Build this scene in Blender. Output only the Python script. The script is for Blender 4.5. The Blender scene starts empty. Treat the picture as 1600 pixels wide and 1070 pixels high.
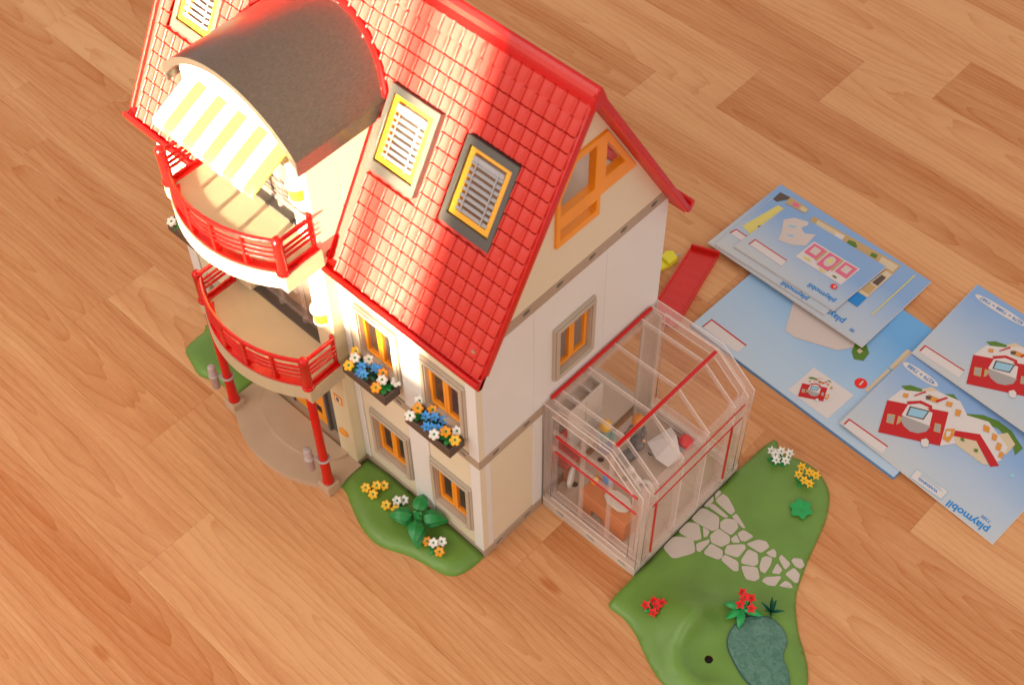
import bpy, bmesh, math, random
from mathutils import Vector, Matrix
from mathutils.geometry import tessellate_polygon, delaunay_2d_cdt
random.seed(7)
U = 0.014            # one modelling unit of this script, in metres
sc = bpy.context.scene
COL = sc.collection

# ------------------------------------------------------------------ camera
CAM = Vector((38.857, -36.707, 99.726))
Rr = Vector((0.7291055, 0.6843100, -0.0111795)); Rd = Vector((0.5439667, -0.5893336, -0.5973158)); Rf = Vector((-0.4153376, 0.4294250, -0.8019282))
cd = bpy.data.cameras.new('camera'); cam = bpy.data.objects.new('camera', cd); COL.objects.link(cam)
m = Matrix((( Rr.x, -Rd.x, -Rf.x), (Rr.y, -Rd.y, -Rf.y), (Rr.z, -Rd.z, -Rf.z))).to_4x4()
m.translation = CAM*U
cam.matrix_world = m
cd.sensor_width = 36; cd.lens = 2225.1/1600*36; cd.clip_start = 0.02; cd.clip_end = 60
cd.dof.use_dof = True; cd.dof.focus_distance = 112*U; cd.dof.aperture_fstop = 10
sc.camera = cam
# ------------------------------------------------------------------ light
w = bpy.data.worlds.new('World'); sc.world = w; w.use_nodes = True
w.node_tree.nodes['Background'].inputs[0].default_value = (1.0, 0.87, 0.79, 1)
w.node_tree.nodes['Background'].inputs[1].default_value = 0.74
sc.view_settings.view_transform = 'Standard'; sc.view_settings.look = 'None'; sc.view_settings.exposure = 0.12; sc.view_settings.gamma = 1
sc.cycles.transparent_max_bounces = 32; sc.cycles.max_bounces = 10; sc.cycles.use_denoising = True
def area(name, loc, target, sx, sy, power, col, spread=180):
    l = bpy.data.lights.new(name, 'AREA'); l.shape = 'RECTANGLE'; l.size = sx*U; l.size_y = sy*U; l.energy = power; l.color = col
    l.spread = math.radians(spread)
    o = bpy.data.objects.new(name, l); COL.objects.link(o); o.location = Vector(loc)*U
    d = (Vector(target)-Vector(loc)).normalized()
    o.rotation_euler = d.to_track_quat('-Z', 'Y').to_euler(); return o
# broad window light from the front of the house
area('window_light', (-34, -112, 92), (-2, 10, 6), 130, 95, 15.5, (1.0, 0.95, 0.84))
area('window_light', (150, -75, 95), (2, 10, 8), 90, 80, 9, (1.0, 0.90, 0.82))
# low sun through the panes of that window: narrow beams
SUN_E = math.radians(5.5); SUN_A = math.radians(7.5)
su = Vector((math.cos(SUN_A), math.sin(SUN_A), 0)); sh = Vector((-math.sin(SUN_A), math.cos(SUN_A), 0))
sd = sh*math.cos(SUN_E) - Vector((0, 0, math.sin(SUN_E))); sv = sh*math.sin(SUN_E) + Vector((0, 0, math.cos(SUN_E)))
def beam(u0, u1, v0, v1, irr, col):
    ctr = su*((u0+u1)/2) + sv*((v0+v1)/2) - sd*115
    A = (u1-u0)*(v1-v0)*U*U
    area('sun_through_window', ctr, ctr+sd, u1-u0, v1-v0, irr*A, col, 1.7)
SUNC = (1.0, 0.86, 0.60)
beam(-40, -11.6, 19.0, 54, 44, SUNC)
beam(-10.0, -5.7, 19.0, 54, 44, SUNC)

# ------------------------------------------------------------------ materials
MT = {}
def newmat(name):
    mt = bpy.data.materials.new(name); mt.use_nodes = True; MT[name] = mt
    return mt, mt.node_tree.nodes, mt.node_tree.links, mt.node_tree.nodes['Principled BSDF']
def plastic(name, col, rough=.35, spec=.5, var=.06, bump=.04, bscale=900, metal=0, coat=0):
    mt, N, L, b = newmat(name)
    tc = N.new('ShaderNodeTexCoord'); n = N.new('ShaderNodeTexNoise'); n.inputs['Scale'].default_value = 26; n.inputs['Detail'].default_value = 5
    L.new(tc.outputs['Object'], n.inputs['Vector'])
    mr = N.new('ShaderNodeMapRange'); mr.inputs['To Min'].default_value = 1-var; mr.inputs['To Max'].default_value = 1+var; mr.inputs['From Min'].default_value = .3; mr.inputs['From Max'].default_value = .7
    L.new(n.outputs['Fac'], mr.inputs['Value'])
    vm = N.new('ShaderNodeVectorMath'); vm.operation = 'SCALE'; vm.inputs[0].default_value = col
    L.new(mr.outputs['Result'], vm.inputs['Scale']); L.new(vm.outputs['Vector'], b.inputs['Base Color'])
    n2 = N.new('ShaderNodeTexNoise'); n2.inputs['Scale'].default_value = bscale; n2.inputs['Detail'].default_value = 2
    L.new(tc.outputs['Object'], n2.inputs['Vector'])
    bp = N.new('ShaderNodeBump'); bp.inputs['Strength'].default_value = bump; bp.inputs['Distance'].default_value = .001
    L.new(n2.outputs['Fac'], bp.inputs['Height']); L.new(bp.outputs['Normal'], b.inputs['Normal'])
    b.inputs['Roughness'].default_value = rough; b.inputs['Specular IOR Level'].default_value = spec; b.inputs['Metallic'].default_value = metal
    b.inputs['Coat Weight'].default_value = coat; b.inputs['Coat Roughness'].default_value = .15
    return mt
def clear(name, col, alpha, rough=.12, gloss=1.0):
    mt, N, L, b = newmat(name); N.remove(b); out = N['Material Output']
    tr = N.new('ShaderNodeBsdfTransparent'); tr.inputs[0].default_value = (1, .985, .975, 1)
    di = N.new('ShaderNodeBsdfDiffuse'); di.inputs['Color'].default_value = (*col, 1)
    tl = N.new('ShaderNodeBsdfTranslucent'); tl.inputs['Color'].default_value = (*col, 1)
    m0 = N.new('ShaderNodeMixShader'); m0.inputs[0].default_value = .5; L.new(di.outputs[0], m0.inputs[1]); L.new(tl.outputs[0], m0.inputs[2])
    gl = N.new('ShaderNodeBsdfGlossy'); gl.inputs['Roughness'].default_value = rough
    m1 = N.new('ShaderNodeMixShader'); m1.inputs[0].default_value = alpha; L.new(tr.outputs[0], m1.inputs[1]); L.new(m0.outputs[0], m1.inputs[2])
    lw = N.new('ShaderNodeFresnel'); lw.inputs['IOR'].default_value = 1.4
    ad = N.new('ShaderNodeMath'); ad.operation = 'MULTIPLY'; ad.inputs[1].default_value = gloss; gm = N.new('ShaderNodeNewGeometry'); iv = N.new('ShaderNodeMath'); iv.operation = 'SUBTRACT'; iv.inputs[0].default_value = 1; L.new(gm.outputs['Backfacing'], iv.inputs[1])
    mu = N.new('ShaderNodeMath'); mu.operation = 'MULTIPLY'; L.new(lw.outputs[0], mu.inputs[0]); L.new(iv.outputs[0], mu.inputs[1]); L.new(mu.outputs[0], ad.inputs[0])
    m2 = N.new('ShaderNodeMixShader'); L.new(ad.outputs[0], m2.inputs[0]); L.new(m1.outputs[0], m2.inputs[1]); L.new(gl.outputs[0], m2.inputs[2])
    L.new(m2.outputs[0], out.inputs['Surface']); return mt
def flat(name, col, rough=.5):
    mt, N, L, b = newmat(name); b.inputs['Base Color'].default_value = (*col, 1); b.inputs['Roughness'].default_value = rough; b.inputs['Specular IOR Level'].default_value = .3
    return mt
plastic('wall_white', (.72, .70, .67), .45, var=.015)
plastic('wall_cream', (.72, .63, .46), .45, var=.015)
plastic('bay_cream', (.68, .58, .37), .42, var=.02)
plastic('band_taupe', (.40, .30, .22), .45)
plastic('deck_beige', (.53, .43, .275), .45)
plastic('porch_stone', (.50, .345, .225), .5)
plastic('surround_taupe', (.46, .375, .285), .4)
plastic('orange', (.86, .30, .012), .3)
plastic('window_yellow', (.90, .42, .02), .3)
plastic('roof_red', (.64, .028, .015), .56, spec=.68, bump=.25, bscale=1400)
plastic('trim_red', (.56, .005, .004), .22, spec=.4, coat=.1)
plastic('grey_frame', (.085, .075, .065), .35)
plastic('slat_grey', (.40, .385, .40), .5, spec=.2)
plastic('dark_trough', (.075, .05, .038), .45)
plastic('threshold_dark', (.06, .048, .04), .5)
plastic('door_grey', (.13, .105, .09), .5)
plastic('interior_brown', (.40, .24, .15), .6)
plastic('interior_red', (.45, .012, .02), .5)
plastic('petal_orange', (.82, .33, .01), .4)
plastic('petal_yellow', (.86, .50, .03), .4)
plastic('petal_white', (.80, .77, .72), .4)
plastic('petal_blue', (.07, .34, .78), .4)
plastic('petal_red', (.72, .015, .015), .4)
plastic('leaf_green', (.01, .23, .045), .35)
plastic('leaf_dark', (.005, .085, .05), .35)
plastic('leaf_bright', (.005, .33, .07), .35)
plastic('lawn_green', (.125, .25, .035), .38, var=.10, bump=.06, bscale=700)
plastic('stone_print', (.50, .43, .37), .45)
plastic('lamp_white', (.80, .76, .70), .35)
plastic('lamp_yellow', (.80, .58, .02), .3)
plastic('lantern_grey', (.42, .33, .31), .35)
plastic('pond_rim', (.02, .07, .10), .3)
plastic('awning_white', (.80, .77, .70), .5)
plastic('awning_yellow', (.80, .56, .06), .5)
plastic('slide_red', (.62, .014, .008), .4)
plastic('toy_yellow', (.75, .68, .02), .4)
plastic('toy_black', (.02, .018, .018), .4)
plastic('toy_blue', (.03, .07, .30), .4)
plastic('toy_teal', (.25, .42, .38), .4)
plastic('toy_skin', (.70, .38, .24), .4)
plastic('toy_orange', (.75, .25, .01), .45)
plastic('wood_orange', (.58, .19, .055), .45, var=.12)
plastic('cushion_red', (.42, .04, .03), .6)
plastic('cabinet_white', (.76, .69, .61), .45)
plastic('spotted_grey', (.16, .14, .13), .6, var=.9)
plastic('conservatory_floor', (.56, .43, .33), .5)
plastic('conservatory_base', (.58, .49, .41), .4)
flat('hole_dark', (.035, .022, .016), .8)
plastic('tray_cream', (.60, .55, .47), .4)
flat('paper_white', (.70, .66, .64))
clear('clear_frame', (.92, .82, .78), .20, .15, 1.0)
clear('clear_bar', (.92, .82, .78), .20, .15, 1.0)
clear('painted_highlight', (.98, .92, .88), .55, .15, 1.0)  # whiter, denser mix that paints highlights along the clear plastic edges
clear('clear_pane', (.9, .82, .78), .02, .05, .6)
clear('clear_door', (.45, .36, .30), .30, .06, .8)
# dormer roof: dark scuffed metallic plastic
mt, N, L, b = newmat('dormer_metal')
b.inputs['Metallic'].default_value = .25; b.inputs['Roughness'].default_value = .29
tc = N.new('ShaderNodeTexCoord'); n1 = N.new('ShaderNodeTexNoise'); n1.inputs['Scale'].default_value = 900; n1.inputs['Detail'].default_value = 5
mp = N.new('ShaderNodeMapping'); mp.inputs['Scale'].default_value = (1, .25, 1); L.new(tc.outputs['Object'], mp.inputs[0]); L.new(mp.outputs[0], n1.inputs['Vector'])
cr = N.new('ShaderNodeValToRGB'); cr.color_ramp.elements[0].color = (.066, .049, .039, 1); cr.color_ramp.elements[1].color = (.096, .074, .060, 1); cr.color_ramp.elements[0].position = .35; cr.color_ramp.elements[1].position = .75
L.new(n1.outputs['Fac'], cr.inputs[0])
vo = N.new('ShaderNodeTexVoronoi'); vo.inputs['Scale'].default_value = 520; L.new(tc.outputs['Object'], vo.inputs['Vector'])
lt = N.new('ShaderNodeMath'); lt.operation = 'LESS_THAN'; lt.inputs[1].default_value = .09; L.new(vo.outputs['Distance'], lt.inputs[0])
mx = N.new('ShaderNodeMix'); mx.data_type = 'RGBA'; L.new(lt.outputs[0], mx.inputs[0]); L.new(cr.outputs[0], mx.inputs[6]); mx.inputs[7].default_value = (.20, .15, .11, 1)
L.new(mx.outputs[2], b.inputs['Base Color'])
bpn = N.new('ShaderNodeBump'); bpn.inputs['Strength'].default_value = .05; bpn.inputs['Distance'].default_value = .001; L.new(n1.outputs['Fac'], bpn.inputs['Height']); L.new(bpn.outputs[0], b.inputs['Normal'])
# pond water
mt, N, L, b = newmat('pond_water')
tc = N.new('ShaderNodeTexCoord'); n1 = N.new('ShaderNodeTexNoise'); n1.inputs['Scale'].default_value = 130; n1.inputs['Detail'].default_value = 3; n1.inputs['Distortion'].default_value = 1.2
L.new(tc.outputs['Object'], n1.inputs['Vector'])
cr = N.new('ShaderNodeValToRGB'); cr.color_ramp.elements[0].color = (.05, .15, .105, 1); cr.color_ramp.elements[1].color = (.10, .225, .165, 1); cr.color_ramp.elements[0].position = .35; cr.color_ramp.elements[1].position = .68
L.new(n1.outputs['Fac'], cr.inputs[0]); L.new(cr.outputs[0], b.inputs['Base Color']); b.inputs['Roughness'].default_value = .14
bpn = N.new('ShaderNodeBump'); bpn.inputs['Strength'].default_value = .5; bpn.inputs['Distance'].default_value = .0012; L.new(n1.outputs['Fac'], bpn.inputs['Height']); L.new(bpn.outputs[0], b.inputs['Normal'])
# laminate wood: elongated growth rings, fibre streaks, a tone per board
def wood(name, light, dark, tone):
    mt, N, L, b = newmat(name)
    tc = N.new('ShaderNodeTexCoord'); oi = N.new('ShaderNodeObjectInfo')
    sc1 = N.new('ShaderNodeVectorMath'); sc1.operation = 'SCALE'; sc1.inputs['Scale'].default_value = 1/U; L.new(tc.outputs['Object'], sc1.inputs[0])
    mul = N.new('ShaderNodeVectorMath'); mul.operation = 'SCALE'; mul.inputs[0].default_value = (37., 23., 11.); L.new(oi.outputs['Random'], mul.inputs['Scale'])
    def math_(op, a, c=None):
        q = N.new('ShaderNodeMath'); q.operation = op
        for i, v in enumerate((a, c)):
            if v is None: continue
            if isinstance(v, (int, float)): q.inputs[i].default_value = v
            else: L.new(v, q.inputs[i])
        return q.outputs[0]
    def noise(vec, scale, detail=3, rough=.5):
        q = N.new('ShaderNodeTexNoise'); q.inputs['Scale'].default_value = 1; q.inputs['Detail'].default_value = detail; q.inputs['Roughness'].default_value = rough
        mm = N.new('ShaderNodeMapping'); mm.inputs['Scale'].default_value = scale; L.new(vec, mm.inputs[0]); L.new(mm.outputs[0], q.inputs['Vector']); return q.outputs['Fac']
    add = N.new('ShaderNodeVectorMath'); add.operation = 'ADD'; L.new(sc1.outputs[0], add.inputs[0]); L.new(mul.outputs[0], add.inputs[1])
    P = add.outputs[0]
    sx = N.new('ShaderNodeSeparateXYZ'); L.new(sc1.outputs[0], sx.inputs[0])
    low = noise(P, (.030, .15, 1), 2)
    mid = noise(P, (.10, .45, 1), 3)
    rr = math_('FRACT', math_('MULTIPLY', oi.outputs['Random'], 31.7))
    yc = math_('ADD', math_('MULTIPLY', rr, 7), 0.0)
    dy = math_('SUBTRACT', sx.outputs[1], yc)
    xc = math_('ADD', math_('MULTIPLY', math_('FRACT', math_('MULTIPLY', oi.outputs['Random'], 77.3)), 34), 4)
    dx = math_('MULTIPLY', math_('SUBTRACT', sx.outputs[0], xc), .10)
    r = math_('SQRT', math_('ADD', math_('MULTIPLY', dy, dy), math_('MULTIPLY', dx, dx)))
    r = math_('ADD', r, math_('MULTIPLY', low, 3.4)); r = math_('ADD', r, math_('MULTIPLY', mid, 1.1))
    saw = math_('FRACT', math_('MULTIPLY', r, 1.7))
    ring = math_('ADD', math_('MULTIPLY', math_('POWER', saw, 5), .55), math_('MULTIPLY', saw, .25))
    fib = noise(P, (.35, 6, 1), 4, .6)
    fib2 = noise(P, (1.6, 24, 1), 2)
    pore = noise(P, (2.2, 15, 1), 1)
    streak = noise(P, (.030, .42, 1), 3, .5)
    f = math_('ADD', math_('MULTIPLY', ring, .44), math_('MULTIPLY', math_('SUBTRACT', streak, .5), 1.25))
    f = math_('ADD', f, math_('MULTIPLY', math_('SUBTRACT', fib, .5), .70)); f = math_('ADD', f, math_('MULTIPLY', math_('SUBTRACT', fib2, .5), .40))
    pm = N.new('ShaderNodeMapRange'); pm.inputs['From Min'].default_value = .66; pm.inputs['From Max'].default_value = .74; L.new(pore, pm.inputs['Value'])
    f = math_('ADD', f, math_('MULTIPLY', pm.outputs[0], .16))
    f = math_('ADD', f, .24 + tone); f = math_('ADD', f, math_('MULTIPLY', math_('SUBTRACT', oi.outputs['Random'], .5), .14))
    vk = N.new('ShaderNodeTexVoronoi'); vk.inputs['Scale'].default_value = 1; vk.feature = 'F1'
    mm = N.new('ShaderNodeMapping'); mm.inputs['Scale'].default_value = (.045, .13, 1); L.new(P, mm.inputs[0]); L.new(mm.outputs[0], vk.inputs['Vector'])
    kn = N.new('ShaderNodeMapRange'); kn.inputs['From Min'].default_value = .06; kn.inputs['From Max'].default_value = .025; L.new(vk.outputs['Distance'], kn.inputs['Value'])
    f = math_('ADD', f, math_('MULTIPLY', kn.outputs[0], .5))
    cr = N.new('ShaderNodeValToRGB'); e = cr.color_ramp.elements; e[0].position = 0; e[0].color = (*light, 1); e[1].position = 1; e[1].color = (*dark, 1)
    L.new(f, cr.inputs[0]); L.new(cr.outputs[0], b.inputs['Base Color'])
    b.inputs['Roughness'].default_value = .52; b.inputs['Specular IOR Level'].default_value = .14
    bb = N.new('ShaderNodeBump'); bb.inputs['Strength'].default_value = .08; bb.inputs['Distance'].default_value = .0006; L.new(fib, bb.inputs['Height']); L.new(bb.outputs[0], b.inputs['Normal'])
WL, WD = (.69, .365, .168), (.46, .155, .048)
wood('laminate_light', WL, WD, -.14); wood('laminate_mid', WL, WD, .08); wood('laminate_dark', WL, WD, .24)
flat('joint_dark', (.40, .16, .06))
# printed paper: a sky gradient over the page (flat print)
def gradient(name, c0, c1, c2, pos=.5):
    mt, N, L, b = newmat(name)
    uv = N.new('ShaderNodeUVMap'); sp = N.new('ShaderNodeSeparateXYZ'); L.new(uv.outputs[0], sp.inputs[0])
    ns = N.new('ShaderNodeTexNoise'); ns.inputs['Scale'].default_value = 2.2; L.new(uv.outputs[0], ns.inputs['Vector'])
    a1 = N.new('ShaderNodeMath'); a1.operation = 'MULTIPLY_ADD'; a1.inputs[1].default_value = .25; L.new(ns.outputs['Fac'], a1.inputs[0]); L.new(sp.outputs[1], a1.inputs[2])
    a2 = N.new('ShaderNodeMath'); a2.operation = 'MULTIPLY_ADD'; a2.inputs[1].default_value = .18; L.new(sp.outputs[0], a2.inputs[0]); L.new(a1.outputs[0], a2.inputs[2])
    cr = N.new('ShaderNodeValToRGB'); e = cr.color_ramp.elements; e[0].position = .12; e[0].color = (*c0, 1); e[1].position = 1.2 if False else 1.0; e[1].color = (*c2, 1); q = e.new(pos); q.color = (*c1, 1)
    L.new(a2.outputs[0], cr.inputs[0]); L.new(cr.outputs[0], b.inputs['Base Color']); b.inputs['Roughness'].default_value = .38; b.inputs['Specular IOR Level'].default_value = .4
gradient('print_sky', (.53, .54, .54), (.42, .50, .61), (.22, .37, .63))
gradient('print_sky_deep', (.47, .58, .68), (.38, .53, .70), (.13, .37, .70))
for nm, c in dict(print_white=(.66, .60, .58), print_red=(.50, .010, .012), print_grey=(.36, .32, .31), print_green=(.09, .19, .02), print_cream=(.62, .50, .34), print_tan=(.50, .33, .15), print_blue=(.012, .22, .60), print_paleblue=(.28, .50, .64), print_yellow=(.68, .58, .16), print_pink=(.68, .14, .24), print_orange=(.66, .26, .04), print_dot=(.75, .02, .01), print_dark=(.10, .07, .05), print_edge=(.10, .28, .55), print_pale=(.60, .51, .47)).items(): flat(nm, c, .4)

# ------------------------------------------------------------------ geometry helpers (units)
def origin_of(o):
    v = Vector((0, 0, 0))
    while o is not None: v += o.location; o = o.parent
    return v
class MB:
    def __init__(s): s.v = []; s.f = []; s.mi = []; s.cur = 0; s.uv = {}
    def add(s, vs, fs):
        k = len(s.v); s.v += [tuple(q) for q in vs]
        for q in fs: s.f.append(tuple(i+k for i in q)); s.mi.append(s.cur)
        return s
    def box(s, x0, x1, y0, y1, z0, z1):
        return s.add([(x0,y0,z0),(x1,y0,z0),(x1,y1,z0),(x0,y1,z0),(x0,y0,z1),(x1,y0,z1),(x1,y1,z1),(x0,y1,z1)], [(3,2,1,0),(4,5,6,7),(0,1,5,4),(1,2,6,5),(2,3,7,6),(3,0,4,7)])
    def prism(s, outer, d0, d1, ax='z', holes=()):
        mp = dict(x=lambda a,b,d:(d,a,b), y=lambda a,b,d:(a,d,b), z=lambda a,b,d:(a,b,d))[ax]
        loops = [list(outer)]+[list(h) for h in holes]
        allp = [p for l in loops for p in l]
        tris = tessellate_polygon([[Vector((p[0],p[1],0)) for p in l] for l in loops])
        n = len(allp); vs = [mp(a,b,d0) for a,b in allp]+[mp(a,b,d1) for a,b in allp]
        fs = []
        def sgn(t): (a,b),(c,d),(e,f) = (allp[i] for i in t); return (c-a)*(f-b)-(d-b)*(e-a)
        tris = [t if sgn(t) > 0 else (t[0],t[2],t[1]) for t in tris if abs(sgn(t)) > 1e-9]
        fs += [(t[2],t[1],t[0]) for t in tris]+[tuple(i+n for i in t) for t in tris]
        k = 0
        for li, l in enumerate(loops):
            q = len(l); ar = sum(l[i][0]*l[(i+1)%q][1]-l[(i+1)%q][0]*l[i][1] for i in range(q))
            ccw = (ar > 0) == (li == 0)
            for i in range(q):
                a, c = k+i, k+(i+1)%q
                fs.append((a,c,c+n,a+n) if ccw else (c,a,a+n,c+n))
            k += q
        if (ax == 'y') != (d1 < d0): fs = [tuple(reversed(f)) for f in fs]
        return s.add(vs, fs)
    def tube(s, pts, r, n=8, close=False):
        pts = [Vector(p) for p in pts]; m_ = len(pts); rr = r if isinstance(r, (list, tuple)) else [r]*m_
        vs = []; up = None
        for i, p in enumerate(pts):
            t = (pts[(i+1)%m_]-pts[i-1]) if close else (pts[min(i+1,m_-1)]-pts[max(i-1,0)])
            t.normalize()
            a = t.cross(Vector((0,0,1)))
            if a.length < .05: a = t.cross(Vector((1,0,0)))
            a.normalize(); b = t.cross(a)
            for k in range(n):
                th = 2*math.pi*k/n; vs.append(p+a*(rr[i]*math.cos(th))+b*(rr[i]*math.sin(th)))
        fs = []
        for i in range(m_ if close else m_-1):
            j = (i+1)%m_
            for k in range(n): fs.append((i*n+k, i*n+(k+1)%n, j*n+(k+1)%n, j*n+k))
        if not close: fs += [tuple(reversed(range(n))), tuple((m_-1)*n+k for k in range(n))]
        return s.add(vs, fs)
    def lathe(s, c, prof, n=16, ang=2*math.pi):
        full = abs(ang-2*math.pi) < 1e-6; vs = []; cnt = n if full else n+1
        for r, z in prof:
            for k in range(cnt): th = ang*k/n; vs.append((c[0]+r*math.cos(th), c[1]+r*math.sin(th), c[2]+z))
        fs = []
        for i in range(len(prof)-1):
            for k in range(n): fs.append((i*cnt+k, i*cnt+(k+1)%cnt, (i+1)*cnt+(k+1)%cnt, (i+1)*cnt+k))
        fs.append(tuple(reversed(range(cnt)))); fs.append(tuple((len(prof)-1)*cnt+k for k in range(cnt)))
        return s.add(vs, fs)
    def xf(s, M, start=0):
        s.v[start:] = [tuple(M @ Vector(q)) for q in s.v[start:]]; return s
    def build(s, name, mat, parent=None, bev=0, smooth=True, local=False, ang=35, fixn=False):
        o0 = Vector((0,0,0)) if (local or parent is None) else origin_of(parent)
        me = bpy.data.meshes.new(name); me.from_pydata([Vector(q)*U-o0 for q in s.v], [], s.f)
        for mm in (mat if isinstance(mat, (list, tuple)) else [mat]): me.materials.append(MT[mm])
        me.polygons.foreach_set('material_index', s.mi)
        if bev or fixn:
            bm = bmesh.new(); bm.from_mesh(me)
            if fixn: bmesh.ops.recalc_face_normals(bm, faces=bm.faces)
            if bev:
                bmesh.ops.remove_doubles(bm, verts=bm.verts, dist=1e-6)
                ed = [e for e in bm.edges if len(e.link_faces) == 2 and e.calc_face_angle(0) > .6]
                bmesh.ops.bevel(bm, geom=ed, offset=bev*U, segments=1, affect='EDGES', clamp_overlap=True)
            bm.to_mesh(me); bm.free()
        if smooth:
            me.polygons.foreach_set('use_smooth', [True]*len(me.polygons)); me.set_sharp_from_angle(angle=math.radians(ang))
        o = bpy.data.objects.new(name, me); COL.objects.link(o)
        if parent is not None: o.parent = parent
        return o
def tag(o, label=None, cat=None, group=None, kind=None):
    for k, v in (('label',label),('category',cat),('group',group),('kind',kind)):
        if v: o[k] = v
    return o
def thing(name, label, cat, loc, group=None):
    o = bpy.data.objects.new(name, None); COL.objects.link(o); o.location = Vector(loc)*U; o.empty_display_size = .02
    return tag(o, label, cat, group)
def copy_tree(o, parent=None):
    c = o.copy(); COL.objects.link(c); c.parent = parent
    for ch in list(o.children): copy_tree(ch, c)
    return c
def rect(a0, a1, b0, b1): return [(a0,b0),(a1,b0),(a1,b1),(a0,b1)]
def chaikin(p, it=2):
    for _ in range(it):
        q = []
        for i in range(len(p)):
            a, b = p[i], p[(i+1)%len(p)]
            q += [(a[0]*.75+b[0]*.25, a[1]*.75+b[1]*.25), (a[0]*.25+b[0]*.75, a[1]*.25+b[1]*.75)]
        p = q
    return p
def catmull(p, n=5):
    out = []; N_ = len(p)
    for i in range(N_):
        a, b, c, d = (Vector(p[(i+k-1)%N_]) for k in range(4))
        for j in range(n):
            t = j/n
            out.append(tuple(.5*((2*b)+(c-a)*t+(2*a-5*b+4*c-d)*t*t+(3*b-a-3*c+d)*t**3)))
    return out

# ------------------------------------------------------------------ floor
fl = MB().add([(-420,-400,-.12),(420,-400,-.12),(420,420,-.12),(-420,420,-.12)], [(0,1,2,3)]).build('floor', 'joint_dark')
tag(fl, kind='structure')
rows = [(-41.4-7.3*(k+1),-41.4-7.3*k,[(-60+17*((k*5)%7)-40,k%3),(-60+17*((k*5)%7),(k+1)%3),(-60+17*((k*5)%7)+44,(k+2)%3)]) for k in range(4)]
rows += [(-41.4,-34.1,[(-33,0),(9,2)]),(-34.1,-26.8,[(-50,1),(-6,2),(40,0)]),(-26.8,-19.5,[(-38,2),(14,1)]),(-19.5,-12.2,[(-62,1),(-19,0),(-3.4+34,2)]),(-12.2,-8.15,[(-27.85,0),(22,1)]),(-8.15,-4.4,[(-42.9,2),(-27.85,1),(30,0)]),
 (-4.4,.9,[(-42.8,0),(-8,1),(35,2)]),(.9,4.0,[(-63.4,2),(-21,1),(2.4,1),(48,2)]),(4.0,7.5,[(-71.5,1),(-30,0),(2.4,2),(44,1)]),(7.5,13.3,[(-62.8,2),(-14,1),(36,0)]),(13.3,16.95,[(-77,0),(-32,1),(15,1),(52,2)]),(16.95,24.4,[(-77,2),(-34,0),(9,2),(47,1)]),
 (24.4,31.7,[(-66,1),(-22,2),(23.1,0)]),(31.7,39.2,[(-48,0),(-3,1),(39,2)]),(39.2,46.6,[(-70,1),(-27,1),(17,0)]),(46.6,51.6,[(-58,2),(-25.5,0),(26,1)]),(51.6,59.2,[(-62,0),(-17.8,2),(28,1)]),(59.2,67.1,[(-52,2),(-10.8,0),(31,2)]),
 (67.1,74.4,[(-46,0),(-2.75,2),(44,1)]),(74.4,82,[(-60,1),(-16,0),(24,2)]),(82,89.5,[(-30,2),(8,1)]),(89.5,97,[(-50,0),(-8,2),(36,1)])]
rows += [(97+7.3*k,97+7.3*(k+1),[(-70+17*((k*5)%7)-40,k%3),(-70+17*((k*5)%7),(k+1)%3),(-70+17*((k*5)%7)+44,(k+2)%3)]) for k in range(5)]
TONE = ['laminate_light','laminate_mid','laminate_dark']
for y0, y1, js in rows:
    js = sorted(js)
    while js[0][0] > -118: js.insert(0, (js[0][0]-random.uniform(40,47), random.randint(0,2)))
    while js[-1][0] < 86: js.append((js[-1][0]+random.uniform(40,47), random.randint(0,2)))
    xs = [j[0] for j in js]; tn = [j[1] for j in js]
    for i in range(len(xs)-1):
        a, c = xs[i]+.006, xs[i+1]-.006
        o = MB().box(0, c-a, 0, y1-y0-.012, -.1, 0).build('plank', TONE[tn[i]], fl, bev=.006, local=True)
        o.location = Vector((a, y0+.006, 0))*U
# one wide outer sheet of the same floor beyond the boards in view, in wide strips
for x0, x1, y0, y1 in ((-420,-165,-400,420),(134,420,-400,420),(-165,134,-400,-70.6),(-165,134,133.5,420)):
    o = MB().box(0, x1-x0, 0, y1-y0, -.11, -.012).build('plank', 'laminate_mid', fl, local=True); o.location = Vector((x0,y0,0))*U

# ------------------------------------------------------------------ house
H = thing('toy_house', 'tall toy house with red tiled roof, two round balconies and orange framed windows', 'toy house', (-17, 9.8, 0))
T = 1.732; RZ = 43.5; RY = 9.77
def rz(y): return RZ-T*(RY-y)
XL = -33.4; D = 19.54; BX = -19.4
def part(name, mat, mb, bev=.05, **k): return mb.build(name, mat, H, bev=bev, **k)
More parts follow.
